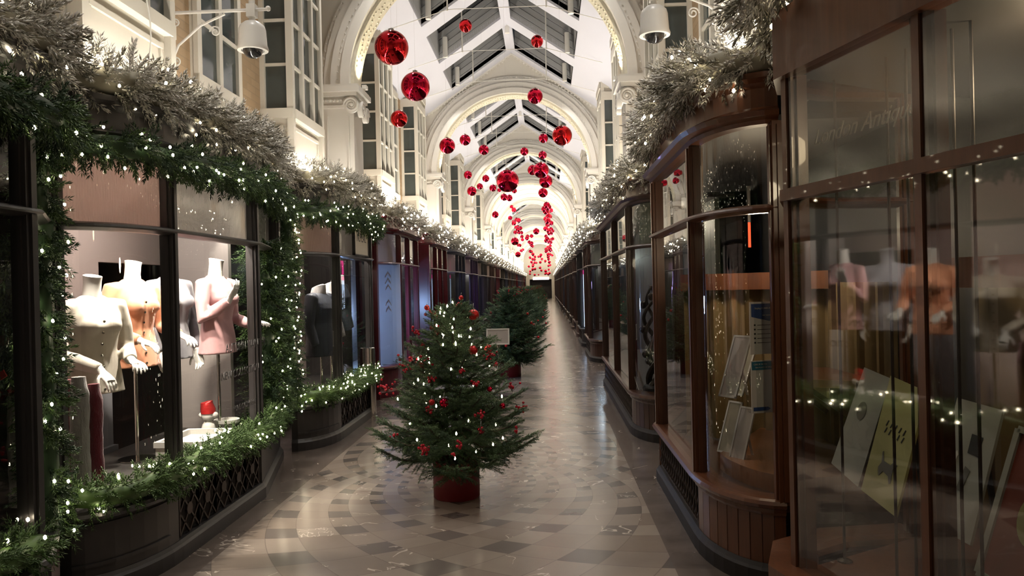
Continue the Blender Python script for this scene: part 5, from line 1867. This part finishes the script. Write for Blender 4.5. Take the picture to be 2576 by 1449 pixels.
# ------------------------------------------------------------------ cameras on brackets, bollard, sign
def cctv(side):
    t = thing('security_camera', 'white domed security camera on a scrolled bracket, %s' % ('beside the left oriel' if side < 0 else 'over the right cornice garland'), 'camera',
              (XC + side * 1.58, 6.05, 3.62), 0, 'dome cameras on brackets')
    s = side
    obj('housing', MB().lathe([(.03, .16), (.06, .16), (.095, .13), (.104, .10), (.112, -.02), (.122, -.05), (.118, -.065), (.09, -.065), (.085, -.05), (.03, -.05)], n=32), 'white', t, True)
    obj('dome', MB().lathe([(.0001, -.125), (.03, -.120), (.055, -.105), (.072, -.082), (.076, -.055)], n=24), 'lens', t, True)
    obj('stem', MB().lathe([(.025, .15), (.025, .34)], n=12).box(-.035, -.035, .20, .035, .035, .30).ball((0, 0, .36), .032, 12, 8), 'white', t)
    arm = MB().tube([(-s * .12, 0, .26), (s * .70, 0, .26)], .014, 8)
    arm.ball((-s * .13, 0, .265), .022, 8, 6)
    arm.tube([(s * .69, 0, -.20), (s * .60, 0, .0), (s * .42, 0, .15), (s * .22, 0, .235)], .010, 8)
    obj('bracket_arm', arm, 'white', t, True)
    for cx, cz, q in ((.30, .10, .045), (.62, -.13, .040), (.62, .18, .035)):
        pts = [(s * (cx + q * (1 - i / 30) * math.cos(i * .42)), 0, cz + q * (1 - i / 30) * math.sin(i * .42)) for i in range(24)]
        obj('scroll', MB().tube(pts, .006, 6), 'white', t, True)
    obj('wall_plate', MB().box(s * .645, -.05, -.28, s * .672, .05, .36), 'white', t)
cctv(-1); cctv(1)
t = thing('bollard', 'polished steel bollard at the corner of the coat window', 'bollard', (at(936, 1030, 9.9).x, 9.9, 0))
obj('post', MB().lathe([(.055, 0), (.055, .86), (.052, .885), (.04, .895), (.0001, .897)], n=28), 'chrome', t, True)
obj('base_ring', MB().lathe([(.075, 0), (.075, .012), (.056, .02)], n=28), 'chrome', t, True)
t = thing('info_sign', 'small white framed sign on a slim pole behind the nearest tree', 'sign', (-.735, 11.4, 0))
obj('pole', MB().lathe([(.012, .01), (.012, .80)], n=12), 'chrome', t, True)
obj('base', MB().lathe([(.0001, 0), (.15, 0), (.15, .01), (.02, .02), (.0001, .02)], n=24), 'chrome', t)
tm = Matrix.Translation((0, 0, .90)) @ Matrix.Rotation(R(-14), 4, 'X')
obj('panel', MB().box(-.15, -.006, -.10, .15, .006, .10).shift(tm), 'greyboard', t)
obj('frame', MB().box(-.17, -.012, -.12, -.15, .012, .12).box(.15, -.012, -.12, .17, .012, .12).box(-.15, -.012, .10, .15, .012, .12).box(-.15, -.012, -.12, .15, .012, -.10).shift(tm), 'white', t)
obj('bracket', MB().box(-.03, .0, .74, .03, .03, .88), 'chrome', t)
# cable that hangs loose down the left oriel
p = [at(358 + 10 * math.sin(i * .6) + (8 if i > 5 else -2) * i / 10, 8 + i * 21, 4.62 + .05 * i) for i in range(10)]
cx_ = XC - 1.90 + .012
mb = MB().tube([(cx_ + .012, 4.98 + .03 * math.sin(i * .7) + .006 * i, 3.58 - i * .075) for i in range(11)], .005, 6)
o = obj('cable', mb, 'white', None, True)
props(o, 'loose white cable hanging down the cream panel of the nearest left oriel', 'cable')
